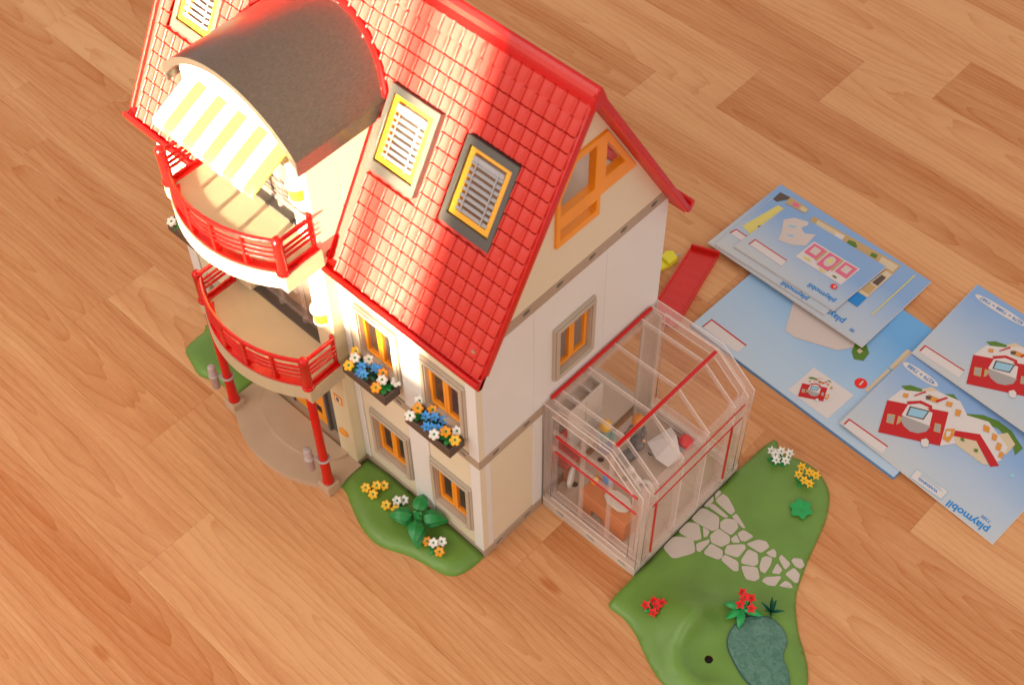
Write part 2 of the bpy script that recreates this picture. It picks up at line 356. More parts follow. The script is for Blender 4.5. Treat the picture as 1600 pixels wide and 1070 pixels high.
# windows
XA, XB, ZB, WW, WH, YG = -11.84, -5.26, 3.19, 4.29, 5.97, 7.47
def window_at(M, parent):
    mb = MB().prism(rect(0,WW,0,WH), -.28, .35, 'y', [rect(.5,WW-.5,.62,WH-.5)])
    mb.prism(rect(.12,WW-.12,.12,WH-.12), -.42, -.275, 'y', [rect(.44,WW-.44,.56,WH-.44)])
    mb.add([(.5,-.5,.30),(WW-.5,-.5,.30),(WW-.5,.34,.68),(.5,.34,.68),(.5,-.5,.2),(WW-.5,-.5,.2),(WW-.5,.34,.2),(.5,.34,.2)], [(0,1,2,3),(7,6,5,4),(4,5,1,0),(5,6,2,1),(6,7,3,2),(7,4,0,3)])
    wn = mb.xf(M).build('window', 'surround_taupe', parent, bev=.035)
    for k in (0, 1):
        a0, a1 = (.52, WW/2-.005) if k == 0 else (WW/2+.005, WW-.52)
        c = MB().prism(rect(a0,a1,.70,WH-.52), .06, .40, 'y', [rect(a0+.27,a1-.27,.98,WH-.80)])
        c.xf(M).build('casement', 'orange', wn, bev=.035)
        MB().prism(rect(a0+.25,a1-.25,.96,WH-.78), .22, .25, 'y').xf(M).build('pane', 'clear_pane', wn, smooth=False)
    return wn
TL_ = lambda x, z: Matrix.Translation((x, 0, z))
for x, z in ((XA,ZB),(XB,ZB),(XA,ZB+13),(XB,ZB+13),(-31.5,ZB),(-31.5,ZB+13)): window_at(TL_(x,z), H)
MG = Matrix.Translation((0, YG, ZB+13)) @ Matrix.Rotation(math.pi/2, 4, 'Z')
window_at(MG, H)
def wh(x, z): return rect(x+.3, x+WW-.3, z+.3, z+WH-.3)
# front walls, storey by storey
for z0, z1, dz in ((1.0,13,0),(14,25.2,13)):
    part('front_wall', 'wall_cream', MB().prism(rect(-13.4,0,z0,z1), 0, .5, 'y', [wh(XA,ZB+dz), wh(XB,ZB+dz)]), bev=.02)
    part('front_wall', 'wall_cream', MB().prism(rect(XL,-25.4,z0,z1), 0, .5, 'y', [wh(-31.5,ZB+dz)]), bev=.02)
    for a, c in ((-13.4,-12.75),(-7.45,-5.35),(-.98,.0),(XL,XL+1.2)):
        part('pilaster', 'wall_white', MB().prism(rect(a,c,z0,z1), -.12, -.003, 'y'), bev=.03)
    for zz in (2.5,5.2,7.9,10.6): part('snap_mark', 'wall_white', MB().box(-13.1,-12.85,-.16,-.122,zz+dz,zz+dz+.35), bev=.02)
# gable walls
part('gable_wall', 'wall_white', MB().prism(rect(.5,6.55,1.0,13), -.5, 0, 'x', [rect(1.0,5.48,1.0001,13-.0001)]) if False else MB().box(-.5,0,.5,1.0,1.0,13), bev=.02)
part('gable_wall', 'wall_white', MB().box(-.5,0,5.5,6.55,1.0,13), bev=.02)
part('gable_panel', 'wall_cream', MB().box(-.5,-.06,1.0,5.5,1.0,13), bev=.02)
part('gable_wall', 'wall_white', MB().prism(rect(.5,7.52,14,26), -.5, 0, 'x', [[(YG+.3,ZB+13.3),(7.5199,ZB+13.3),(7.5199,ZB+13+WH-.3),(YG+.3,ZB+13+WH-.3)]]) if False else MB().box(-.5,0,.5,5.6,14,26), bev=.02)
part('gable_wall', 'wall_white', MB().prism(rect(5.62,13.0,14,26), -.5, 0, 'x', [rect(YG+.3,YG+WW-.3,ZB+13.3,ZB+13+WH-.3)]), bev=.02)
part('gable_wall', 'wall_white', MB().box(-.5,0,13.02,D,14,26), bev=.02)
part('end_wall', 'wall_white', MB().prism(rect(0,D,1,25.3), XL-.003, XL+.5, 'x'), bev=.02)
part('end_wall', 'wall_white', MB().prism([(0,25.3),(D,25.3),(RY,RZ-1.5)], XL-.003, XL+.5, 'x'), bev=.02)
# floor bands with clip slots
def slots(n0, z0, axis, base, a0, a1, zc, xs):
    hs = [chaikin(rect(x-.34,x+.34,zc-.2,zc+.2),1) for x in xs]
    b = MB().prism(rect(a0,a1,z0,z0+1.0), base-.35, base, axis, hs) if axis == 'x' else MB().prism(rect(a0,a1,z0,z0+1.0), base, base+.35, axis, hs)
    part('floor_band', 'band_taupe', b, bev=.02)
    for x in xs:
        if axis == 'x': k = MB().box(base-.34, base-.2, x-.4, x+.4, zc-.26, zc+.26)
        else: k = MB().box(x-.4, x+.4, base+.2, base+.34, zc-.26, zc+.26)
        part('slot_shade', 'hole_dark', k, bev=0)  # dark block behind the slot, its shade put into the colour
GY = [1.58+3.25*i for i in range(6)]
slots('g', 13, 'x', .06, 0, D, 13.55, GY); slots('g', 26, 'x', .06, 0, D, 26.6, GY)
slots('g', 0, 'x', .06, 0, 6.5, .5, GY[:2])
slots('f', 13, 'y', -.14, -13.4, 0, 13.52, [-8.2,-1.65]); slots('f', 0, 'y', -.1, -13.4, 0, .5, [-8.2])
part('floor_band', 'band_taupe', MB().box(XL,-25.4,-.14,.2,13,14), bev=.02)
part('floor_band', 'band_taupe', MB().box(XL,-25.4,-.1,.2,0,1), bev=.02)
# storey floors and inner walls
for z in (.35, 13.4): part('storey_floor', 'conservatory_floor', MB().box(XL+.5,-.5,.5,D-.02,z-.3,z+.25), bev=0)
part('storey_floor', 'conservatory_floor', MB().box(XL+.5,-.5,.5,D-.02,26.2,26.7), bev=0)
for z0, z1 in ((.6,13.1),(13.65,25.9)):
    part('inner_wall', 'interior_brown', MB().box(XL+.5,-13.2,7.0,7.3,z0,z1), bev=0)
part('inner_wall', 'interior_brown', MB().box(-13.1,-7.0,3.6,3.9,13.65,19.5), bev=0)
part('inner_wall', 'interior_red', MB().box(-6.9,-1.0,3.4,3.7,13.65,19.8), bev=0)
part('inner_wall', 'interior_brown', MB().box(-13.1,-1.5,3.9,4.2,.6,6.0), bev=0)
part('attic_partition', 'wall_cream', MB().prism([(2.5,26.8),(17.0,26.8),(RY,RZ-3)], -7.3, -7.0, 'x'), bev=0)
# gable attic
gw_hole = [(7.6,30.85),(11.5,30.85),(11.5,32.65),(15.0,32.65),(12.0,37.8),(9.0,37.8),(7.6,35.5)]
part('attic_wall', 'wall_cream', MB().prism([(.75,27),(D-.75,27),(D/2,rz(RY)-1.2)], -.5, 0, 'x', [gw_hole]), bev=.02)
agw = MB().prism([(7.47,30.7),(11.65,30.7),(11.65,32.5),(15.25,32.5),(12.1,37.95),(8.95,37.95),(7.47,35.4)], -.45, .22, 'x',
    [rect(7.85,11.3,31.25,32.3), [(7.85,33.5),(11.05,33.5),(11.05,37.4),(9.2,37.4),(7.85,35.1)], [(12.05,33.85),(13.95,33.85),(12.05,37.05)]])
gwn = part('attic_window', 'orange', agw, bev=.05)
MB().prism([(7.75,33.4),(11.15,33.4),(11.15,37.5),(9.15,37.5),(7.75,35.15)], -.35, -.31, 'x').build('pane', 'clear_pane', gwn, smooth=False)
MB().prism([(11.95,33.75),(14.1,33.75),(11.95,37.2)], -.35, -.31, 'x').build('pane', 'clear_pane', gwn, smooth=False)
# ------------------------------------------------------------------ roof
SL = math.hypot(1, T)                       # slope length per unit y
X0, X1 = -35.2, 1.2
def arcz(x):                                # dormer roof top line
    h, half = 3.25, 6.5; R_ = (half*half+h*h)/(2*h); d = x-BX
    return 39.85-R_+math.sqrt(max(R_*R_-d*d, 0)) if abs(d) <= half else 36.6
MR = Matrix(((1,0,0,0),(0,1/SL,-T/SL,0),(0,T/SL,1/SL,RZ-T*RY),(0,0,0,1)))   # (x, v up slope, normal) -> world, v=0 at y=0
def vy(y): return y*SL
SKY = [(-12.65,3.42),(-5.98,3.42),(-32.77,3.42)]; SKW, SKV = 4.34, vy(3.03)
def skh(s): return rect(s[0]+.25, s[0]+SKW-.25, vy(s[1])+.25, vy(s[1])+SKV-.25)
v0, v1 = vy(-.45), vy(9.6)
base = MB().prism(rect(-13.4,X1-.05,v0,v1), -.6, -.2, 'z', [skh(SKY[0]), skh(SKY[1])])
base.prism(rect(X0+.05,-25.4,v0,v1), -.6, -.2, 'z', [skh(SKY[2])])
n = 24; xs = [-25.4+12.0*i/n for i in range(n+1)]
def vz(z): return (RY-(RZ-z)/T)*SL
base.prism([(x, vz(arcz(x))-.2) for x in xs]+[(-13.4,v1),(-25.4,v1)], -.55, -.02, 'z')
roof = base.xf(MR).build('roof', 'roof_red', H, bev=0)
bk = MB().prism(rect(X0+.05,X1-.05,0,21.5), -.55, -.02, 'z', [rect(-33,-1.2,2.5,18)])  # unseen opening cut in the back slope to let light into the attic
MBk = Matrix(((1,0,0,0),(0,-1/SL,T/SL,D+.95),(0,T/SL,1/SL,RZ-T*(RY+.95)),(0,0,0,1)))
bk.xf(MBk).build('back_slope', 'roof_red', roof, bev=0, fixn=True)
MB().prism([(D+.75,25.15),(D+1.1,24.85),(D+1.3,25.2),(D+1.5,25.22),(D+1.55,24.95),(D+1.15,24.35),(D+.8,24.4)], X0, X1, 'x').build('back_eave', 'trim_red', roof, bev=.06, fixn=True)
# ridge, rake boards, eaves
MB().prism([(8.95,42.05),(9.25,42.85),(9.55,43.55),(9.7,43.75),(9.85,43.75),(10.0,43.55),(10.3,42.85),(10.6,42.05)], X0, X1+.1, 'x').build('ridge_cap', 'trim_red', roof, bev=.06)
MB().prism([(8.55,41.5),(9.12,42.55),(9.12,42.4),(8.8,41.5)], X0+.1, X1-.1, 'x').build('ridge_strip', 'roof_red', roof, fixn=True)
def rake(x0, x1, nm='rake_board'):
    MB().prism([(-.95,rz(-.95)+.02),(RY,RZ+.12),(D+1.0,rz(-.95)+.05),(D+.75,rz(-.95)-.25),(RY,RZ-.75),(-.7,rz(-.95)-.25)], x0, x1, 'x').build(nm, 'trim_red', roof, bev=.05, fixn=True)
rake(X1-.32, X1); rake(X0, X0+.25)
for x0, x1 in ((-13.55,X1),(X0,-25.3)):
    MB().prism([(-.35,25.82),(-.75,25.5),(-.95,25.75),(-1.15,25.7),(-1.2,25.4),(-.95,24.75),(-.55,24.75),(.0,25.9)], x0, x1, 'x').build('eave', 'trim_red', roof, bev=.06, fixn=True)
MB().prism([(-.6,rz(-.6)+.22),(5.5,rz(5.5)+.22),(5.5,rz(5.5)-.3),(-.6,rz(-.6)-.5)], -13.62, -13.4, 'x').build('rake_board', 'trim_red', roof, bev=.04, fixn=True)
# rim where the dormer meets the tiles
rim = [(x, RY-(RZ-arcz(x)-.10)/T, arcz(x)+.14) for x in [BX+6.62*math.sin(math.pi/2*k/16) for k in range(-16,17)]]
MB().tube([Vector(p)+Vector((0,-.05,.12)) for p in rim], .26, 8).build('dormer_rim', 'trim_red', roof)
# tiles
TW, TLn = .9, vy(.547)
def tile_geo():
    cs = [(0,.05),(.04,.15),(.11,.19),(.18,.15),(.22,.03),(.55,.0),(.84,.03),(.885,.05)]
    n = len(cs); vs = []
    sag = lambda u: .09*math.sin(math.pi*min(max((u-.15)/.75,0),1))
    for v, dz, k in ((-.10,.13,1),(-.05,.15,1),(TLn-.24,.05,1),(TLn-.20,-.13,1),(TLn-.05,-.13,0)):
        for u, h in cs: vs.append((u, v-sag(u)*k, (h if dz > 0 else 0)+dz))
    vs += [(u, -.10-sag(u), -.12) for u, h in cs]
    fs = []
    for r in range(4):
        for i in range(n-1): fs.append((r*n+i, r*n+i+1, (r+1)*n+i+1, (r+1)*n+i))
    for i in range(n-1): fs.append((5*n+i, 5*n+i+1, i+1, i))
    return vs, fs
tv, tf = tile_geo()
spots = []
for r in range(18):
    y = 9.34-.547*(r+1)
    for c in range(41):
        x = .98-.9*(c+1)
        if x < X0+.2: continue
        yc, xc = y+.27, x+.45
        if any(s[0]-.06 < xc < s[0]+SKW+.06 and s[1]+.08 < yc < s[1]+3.03-.02 for s in SKY): continue
        if abs(xc-BX) < 6.75 and rz(yc) < arcz(xc)+.25: continue
        if -26.1 < xc < -12.6+-.45 and rz(yc) < 36.9: continue
        spots.append((x, y))
spots.sort(key=lambda s: (Vector((s[0], s[1], rz(s[1])))-CAM).length)
tme = None
for x, y in spots[:300]:
    if tme is None:
        mb = MB(); mb.add(tv, tf); o = mb.build('tile', 'roof_red', roof, local=True, ang=30); tme = o.data
    else:
        o = bpy.data.objects.new('tile', tme); COL.objects.link(o); o.parent = roof
    o.matrix_local = Matrix.Translation((Vector((x, y, rz(y))))*U-origin_of(roof)) @ Matrix.Rotation(math.atan(T), 4, 'X')
mb = MB()
for x, y in spots[300:]:
    k = len(mb.v); mb.add(tv, tf); mb.xf(Matrix.Translation((x, y, rz(y))) @ Matrix.Rotation(math.atan(T), 4, 'X'), k)
tag(mb.build('tile', 'roof_red', roof, ang=30), kind='stuff')
# edge strips right and left of the tile field
MB().box(.97,X1-.3,vy(-.4),vy(9.3),-.2,.1).xf(MR).build('edge_strip', 'roof_red', roof, bev=.02)
MB().box(X0+.2,X0+.4,vy(-.4),vy(9.3),-.2,.1).xf(MR).build('edge_strip', 'roof_red', roof, bev=.02)
# skylights with blinds
for s in SKY:
    a, c = s[0], s[0]+SKW; p, q = vy(s[1]), vy(s[1])+SKV
    fr = MB().prism(rect(a,c,p,q), -.5, .36, 'z', [rect(a+.42,c-.42,p+.72,q-.56)]).xf(MR).build('skylight', 'grey_frame', H, bev=.04)
    MB().prism(rect(a+.44,c-.44,p+.74,q-.58), -.62, .14, 'z', [rect(a+.88,c-.88,p+1.14,q-.88)]).xf(MR).build('sash', 'window_yellow', fr, bev=.03)
    MB().box(a+.85,c-.85,p+1.1,q-.9,-.52,-.48).xf(MR).build('pane', 'clear_pane', fr, smooth=False)
    nsl = 8; v_lo, v_hi = p+1.36, q-1.5
    for i in range(nsl):
        vv = v_lo+(v_hi-v_lo)*i/(nsl-1)
        sl = MB().box(a+.84,c-.84,-.115,.115,-.025,.025)
        sl.xf(Matrix.Translation((0,vv,.16)) @ Matrix.Rotation(math.radians(-34),4,'X')).xf(MR).build('slat', 'slat_grey', fr, bev=.015)
    MB().box(a+.88,c-.88,v_hi+.12,v_hi+.46,.06,.24).xf(MR).build('slat', 'slat_grey', fr, bev=.03)
    for u in (a+1.3, c-1.3): MB().box(u-.05,u+.05,v_lo-.2,v_hi+.35,.2,.27).xf(MR).build('blind_cord', 'slat_grey', fr, bev=.02)
# ------------------------------------------------------------------ bay: pillars, dormer, awning
PR = [(-15.4,-13.42),(-25.38,-23.4)]
for a, c in PR:
    part('pillar', 'bay_cream', MB().box(a,c,-1.1,.6,.55,13.0).box(a,c,-1.1,.6,14.45,26.0), bev=.08)
    part('pillar', 'wall_cream', MB().box(a,-13.46,-1.1,-.6,27.55,36.0) if c > -20 else MB().box(-25.34,c,-1.1,-.6,27.55,36.0), bev=.05)
part('cheek_wall', 'wall_cream', MB().prism([(-1.06,26.6),(-.1,26.6),(1.55,29.2),(1.55,36.3),(-1.06,36.3)], -13.75, -13.44, 'x').prism([(1.58,29.25),(5.4,35.9),(5.4,36.3),(1.58,36.3)], -13.75, -13.44, 'x'), bev=.02)
part('cheek_wall', 'wall_cream', MB().prism([(-1.06,26.6),(-.1,26.6),(5.4,35.9),(5.4,36.3),(-1.06,36.3)], -25.38, -25.1, 'x'), bev=.02)
ax = [BX-5.95+11.9*i/20 for i in range(21)]
part('dormer_front', 'wall_white', MB().prism([(-23.45,34.6),(-15.35,34.6),(-13.45,35.4)]+[(x, arcz(x)-.45) for x in reversed(ax)]+[(-25.35,35.4)], -1.0, -.55, 'y'), bev=.02)
ax = [BX-6.5+13.0*i/40 for i in range(41)]
prof = [(x, arcz(x)) for x in ax]
inner = [(BX+(x-BX)*.985, arcz(x)-.5-.35*(abs(x-BX)/6.5)**3) for x in ax]
dr = part('dormer_roof', 'dormer_metal', MB().prism(prof+list(reversed(inner)), -1.95, 7.35, 'y'), bev=.03, ang=25)
for x0, x1 in ((BX+6.3,BX+6.52),(BX-6.52,BX-6.3)):
    MB().prism([(-1.94,35.3),(4.7,35.3),(5.6,36.62),(-1.94,36.62)], x0, x1, 'x').build('side_board', 'dormer_metal', dr, bev=.03)
# awning: striped cloth-like plastic sheet
aw = part('awning', 'awning_white', MB().box(-24.55,-14.45,-1.5,-1.0,34.55,34.9), bev=.03)
xa0, xa1 = -24.5, -14.5; nst = 10
def aw_pt(x, t, off): 
    y = -1.1-3.4*t; z = 36.35-1.75*t-.28*math.sin(math.pi*t)*.6
    return (x, y, z+off)
def aw_pt2(x,t,off):
    y = -1.05-3.35*t; z = 36.15-1.5*t-.15*t*t; return (x,y,z+off)
for i in range(nst):
    xx0, xx1 = xa0+(xa1-xa0)*i/nst, xa0+(xa1-xa0)*(i+1)/nst
    mb = MB(); ts = [0,.2,.4,.6,.8,1.0]; vs = []
    dip = -.10 if i % 2 else 0
    for t in ts:
        for off in (0, -.14):
            vs += [aw_pt2(xx0,t,off+dip*.4), aw_pt2(xx1,t,off+dip*.4)]
    vs += [(xx0,-4.48,34.1),(xx1,-4.48,34.1),(xx0,-4.36,34.05),(xx1,-4.36,34.05)]
    fs = []
    for k in range(len(ts)):
        o_ = k*4; p_ = (k+1)*4
        fs += [(o_,o_+1,p_+1,p_),(o_+2,p_+2,p_+3,o_+3),(o_,p_,p_+2,o_+2),(o_+1,o_+3,p_+3,p_+1)]
    fs += [(0,2,3,1), (len(ts)*4,len(ts)*4+1,len(ts)*4+3,len(ts)*4+2)]
    mb.add(vs, fs); mb.build('stripe', 'awning_yellow' if i % 2 else 'awning_white', aw, bev=.015, fixn=True)
# ------------------------------------------------------------------ balconies, porch
def arc_y(dx, off=0): R_ = 9.8; return -6.2+off+R_-math.sqrt(R_*R_-dx*dx)
def slab_poly(off=0, corner=True):
    p = [(BX+6.4-off, -1.05), (BX+6.4-off, -4.35+off), (BX+5.85, -4.35+off)]
    p += [(BX+5.75-11.5*i/24, arc_y(5.75-11.5*i/24, off)) for i in range(25)]
    p += [(BX-5.85, -4.35+off), (BX-6.4+off, -4.35+off), (BX-6.4+off, -1.05)]
    return [p[0]]+list(reversed(p[1:]))
def slab(z0, z1, nm, mat):
    p = slab_poly(); p = [(BX+5.8,.5),(BX+5.8,-1.05)]+[p[0]]+list(reversed(p[1:]))+[(BX-5.8,-1.05),(BX-5.8,.5)]
    p = [(a, c) for a, c in p]
    return part(nm, mat, MB().prism(list(reversed(p)), z0, z1, 'z'), bev=.06, fixn=True)
slab(13.0, 14.45, 'balcony', 'deck_beige'); up = slab(26.0, 27.55, 'balcony', 'deck_beige')
for z in (14.45, 27.55):
    part('threshold', 'threshold_dark', MB().box(-23.4,-15.4,-.85,.55,z-.02,z+.14), bev=.03)
def railing(z):
    base = MB()
    A = [(BX+5.6-11.2*i/28, arc_y(5.6-11.2*i/28)) for i in range(29)]
    poly = [(x, y+.12) for x, y in A]+[(x*1.0+(BX-x)*.06, y+.72) for x, y in reversed(A)]
    rl = base.prism(poly, z-.02, z+.16, 'z').build('railing', 'trim_red', H, bev=.03, fixn=True)
    MB().prism([(x, y+.1) for x, y in A]+[(x, y+.24) for x, y in reversed(A)], z+.1, z+.24, 'z').build('base_strip', 'trim_red', rl, bev=.03, fixn=True)
    for s in (1, -1):
        px, py = BX+s*5.95, -4.1
        MB().lathe((px,py,z), [(.48,0),(.48,.22),(.36,.28),(.36,3.0),(.40,3.05),(.38,3.25),(.27,3.45),(.1,3.54)], 18).build('post', 'trim_red', rl, ang=50)
        x0 = BX+s*5.95
        MB().box(x0-.3,x0+.3,-3.8,-1.15,z-.02,z+.16).box(x0-.07,x0+.07,-3.8,-1.15,z+.14,z+.45).build('base_strip', 'trim_red', rl, bev=.03)
        for zz, r in ((3.05,.17),(2.2,.11),(1.72,.11),(1.24,.11)): MB().tube([(x0,-3.8,z+zz),(x0,-1.2,z+zz)], r, 8).build('rail', 'trim_red', rl)
        MB().prism([(-1.38,z),(-1.12,z),(-1.12,z+3.3),(-1.2,z+3.42),(-1.3,z+3.42),(-1.38,z+3.3)], x0-.28 if s > 0 else x0-.02, x0+.02 if s > 0 else x0+.28, 'x').build('end_plate', 'trim_red', rl, bev=.05, fixn=True)
    B = [(BX+5.6-11.2*i/28, arc_y(5.6-11.2*i/28)+.28) for i in range(29)]
    for zz, r in ((3.0,.17),(2.2,.11),(1.72,.11),(1.24,.11)): MB().tube([(x,y,z+zz) for x, y in B], r, 8).build('rail', 'trim_red', rl)
    for dx in (-3.65,-1.22,1.22,3.65):
        y = arc_y(dx)+.28
        MB().prism([(y-.13,z),(y-.13,z+3.12),(y+.13,z+3.12),(y+.17,z+1.0),(y+.4,z)], BX+dx-.16, BX+dx+.16, 'x').build('baluster', 'trim_red', rl, bev=.04, fixn=True)
railing(14.45); railing(27.55)
pp = slab_poly(); pp = [pp[0]]+list(reversed(pp[1:]))
part('porch', 'porch_stone', MB().prism(list(reversed(pp)), 0, .6, 'z').box(-25.3,-13.45,-1.06,.5,0,.6), bev=.06, fixn=True)
sp = [(BX+4.9*math.cos(math.pi*k/28), -1.1-2.9*math.sin(math.pi*k/28)) for k in range(29)]
stp = part('porch_step', 'porch_stone', MB().prism(list(reversed(sp)), .59, .92, 'z', ), bev=.06, fixn=True)
for s in (1, -1):
    cx, cy = BX+s*5.85, -4.1
    part('column_block', 'porch_stone', MB().box(cx-.62,cx+.62,cy-.62,cy+.62,0,1.2), bev=.05)
    part('column', 'trim_red', MB().lathe((cx,cy,1.2), [(.5,0),(.5,.18),(.42,.8),(.36,5),(.33,11.8)], 18), ang=50)
    ln = part('lantern', 'lantern_grey', MB().lathe((cx-.85,cy-.76,3.0), [(.3,0),(.34,.08),(.34,1.5),(.42,1.54),(.42,1.7),(.33,1.74),(.33,2.75),(.3,2.85),(.08,2.88)], 16), ang=40)
    MB().tube([(cx+.46*math.cos(t),cy+.46*math.sin(t),4.6) for t in [2*math.pi*k/18 for k in range(18)]], .11, 8, True).tube([(cx-.36,cy-.32,4.6),(cx-.6,cy-.54,4.6)], .1, 6).build('clip_ring', 'lantern_grey', ln)
# doors of the two upper storeys: clear plastic
for z, zt in ((14.6,25.9),(27.7,34.6)):
    for k in range(3):
        a = -23.4+8.0/3*k; c = a+8.0/3
        fr = MB().prism(rect(a+.02,c-.02,z,zt), -.18, .06, 'y', [rect(a+.28,c-.28,z+.35,zt-.3)]).tube([(a+.12,-.3,z+.1),(a+.12,-.3,z+.55)], .22, 8)
        d_ = part('glass_door', 'clear_bar', fr, bev=.03)
        MB().box(a+.26,c-.26,-.09,-.05,z+.33,zt-.28).build('pane', 'clear_door', d_, smooth=False)
        MB().prism(rect(c-.62,c-.22,z+3.2,z+3.75), -.42, -.19, 'y', [rect(c-.5,c-.34,z+3.34,z+3.6)]).build('handle', 'clear_bar', d_, bev=.03)
# ground floor entrance
fd = part('front_door', 'orange', MB().prism(rect(-21.6,-17.6,.95,11.6), -.45, -.1, 'y', [rect(-21.1,-19.8,4.5,10.8), rect(-19.4,-18.1,1.9,3.2), rect(-19.4,-18.1,4.5,10.8)]), bev=.05)
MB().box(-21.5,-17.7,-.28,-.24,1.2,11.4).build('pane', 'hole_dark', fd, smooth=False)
part('entrance_frame', 'door_grey', MB().prism(rect(-23.4,-15.4,.6,13.0), -.2, .3, 'y', [rect(-21.7,-17.5,.61,11.8), rect(-16.6,-15.8,1.6,5.0), rect(-16.6,-15.8,6.0,11.0), rect(-23.0,-22.2,1.6,11.0)]).box(-17.5,-17.25,-.5,-.19,.62,11.8).box(-21.95,-21.7,-.5,-.19,.62,11.8), bev=.04)
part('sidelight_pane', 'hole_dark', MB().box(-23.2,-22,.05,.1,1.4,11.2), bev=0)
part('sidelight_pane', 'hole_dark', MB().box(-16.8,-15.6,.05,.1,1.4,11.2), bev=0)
part('door_bell_plate', 'orange', MB().prism(chaikin(rect(-14.95,-14.0,3.75,4.45),1), -1.28, -1.09, 'y'), bev=.05)
npl = part('number_plate', 'wall_white', MB().box(-14.75,-14.05,-1.16,-1.1,8.35,9.15), bev=.01)
MB().prism(rect(-14.85,-13.95,8.25,9.25), -1.17, -1.105, 'y', [rect(-14.7,-14.1,8.4,9.1)]).build('plate_border', 'orange', npl)
def text_mesh(body, size, mat, parent, M, off=0.0, name='lettering'):
    cu = bpy.data.curves.new(name, 'FONT'); cu.body = body; cu.size = size; cu.offset = off; cu.align_x = 'LEFT'; cu.resolution_u = 4
    t = bpy.data.objects.new(name, cu); me = bpy.data.meshes.new_from_object(t)
    mb = MB(); mb.add([tuple(v.co) for v in me.vertices], [tuple(p.vertices) for p in me.polygons]); mb.xf(M)
    bpy.data.objects.remove(t); bpy.data.curves.remove(cu); bpy.data.meshes.remove(me)
    return mb.build(name, mat, parent, smooth=False)
text_mesh('8', .62, 'hole_dark', npl, Matrix.Translation((-14.6,-1.175,8.53)) @ Matrix.Rotation(math.pi/2,4,'X'), .02)
# wall lamps on the bay pillars
for px in (-14.35, -24.45):
    for z in (19.0, 31.9):
        lp = part('wall_lamp', 'lamp_white', MB().prism([(px+.75*math.cos(t),-1.1-.85*math.sin(t)) for t in [math.pi*k/14 for k in range(15)]], z+1.3, z+1.5, 'z').prism([(px+.68*math.cos(t),-1.1-.75*math.sin(t)) for t in [math.pi*k/14 for k in range(15)]], z, z+.18, 'z').box(px-.7,px+.7,-1.16,-1.095,z,z+1.45), bev=.03, fixn=True)
        MB().prism([(px+.6*math.cos(t),-1.15-.62*math.sin(t)) for t in [math.pi*k/14 for k in range(15)]], z+.18, z+1.3, 'z').build('bulb_cover', 'lamp_yellow', lp, fixn=True)

# ------------------------------------------------------------------ flowers and plants
def bloom_mb(kind, r=.43):
    mb = MB()
    if kind == 'round':
        n = 36; out = []
        for k in range(n): th = 2*math.pi*k/n; rr = r*(1-.26*abs(math.cos(3*th))**6) ; out.append((rr*math.cos(th), rr*math.sin(th)))
        vs = [(0,0,.02)]+[(x*.35,y*.35,.09) for x,y in out]+[(x*.8,y*.8,.13) for x,y in out]+[(x,y,.02) for x,y in out]+[(x*.95,y*.95,-.1) for x,y in out]
        fs = [(0,1+k,1+(k+1)%n) for k in range(n)]
        for q in range(3):
            for k in range(n): fs.append((1+q*n+k, 1+(q+1)*n+k, 1+(q+1)*n+(k+1)%n, 1+q*n+(k+1)%n))
        fs.append(tuple(reversed([1+3*n+k for k in range(n)])))
        mb.add(vs, fs)
    else:
        npt = 6 if kind == 'star' else 5; n = npt*2; out = []
        for k in range(n):
            th = 2*math.pi*k/n; rr = r if k % 2 == 0 else r*.55; out.append((rr*math.cos(th), rr*math.sin(th), .12 if k % 2 == 0 else .06))
        vs = [(0,0,-.12)]+[(x*.4,y*.4,-.02) for x,y,z in out]+[(x,y,z) for x,y,z in out]+[(x*.6,y*.6,-.12) for x,y,z in out]
        fs = [(0,1+k,1+(k+1)%n) for k in range(n)]
        for q in range(2):
            for k in range(n): fs.append((1+q*n+k, 1+(q+1)*n+k, 1+(q+1)*n+(k+1)%n, 1+q*n+(k+1)%n))
        fs.append(tuple(reversed([1+2*n+k for k in range(n)])))
        mb.add(vs, fs)
    return mb
FACE = Vector((.22,-.36,.9)).normalized().to_track_quat('Z','Y').to_matrix().to_4x4()
ME = {}
def place_mesh(key, mk, name, mat, parent, M):
    if key not in ME:
        o = mk().build(name, mat, parent, local=True, ang=40); ME[key] = o.data
    else:
        o = bpy.data.objects.new(name, ME[key]); COL.objects.link(o); o.parent = parent
    Mi = M.copy(); Mi.translation = M.translation*U
    o.matrix_local = Mi; return o
def leaf_mb(l=.8, w=.4, droop=.25, n=6, fold=.10):
    mb = MB(); vs = []; fs = []
    for i in range(n+1):
        t = i/n; ww = w*.5*math.sin(math.pi*min(t*.93+.05,1))**.75; x = l*t; z = .25*l*math.sin(t*math.pi*.6)-droop*t*t
        vs += [(x,-ww,z-fold*ww*2),(x,0,z+.03),(x,ww,z-fold*ww*2),(x,0,z-.09)]
    for i in range(n):
        a, c = i*4, (i+1)*4
        fs += [(a,c,c+1,a+1),(a+1,c+1,c+2,a+2),(a+2,c+2,c+3,a+3),(a+3,c+3,c,a)]
    fs += [(0,1,2,3),(n*4+3,n*4+2,n*4+1,n*4)]
    return mb.add(vs, fs)
def rotz(a): return Matrix.Rotation(a, 4, 'Z')
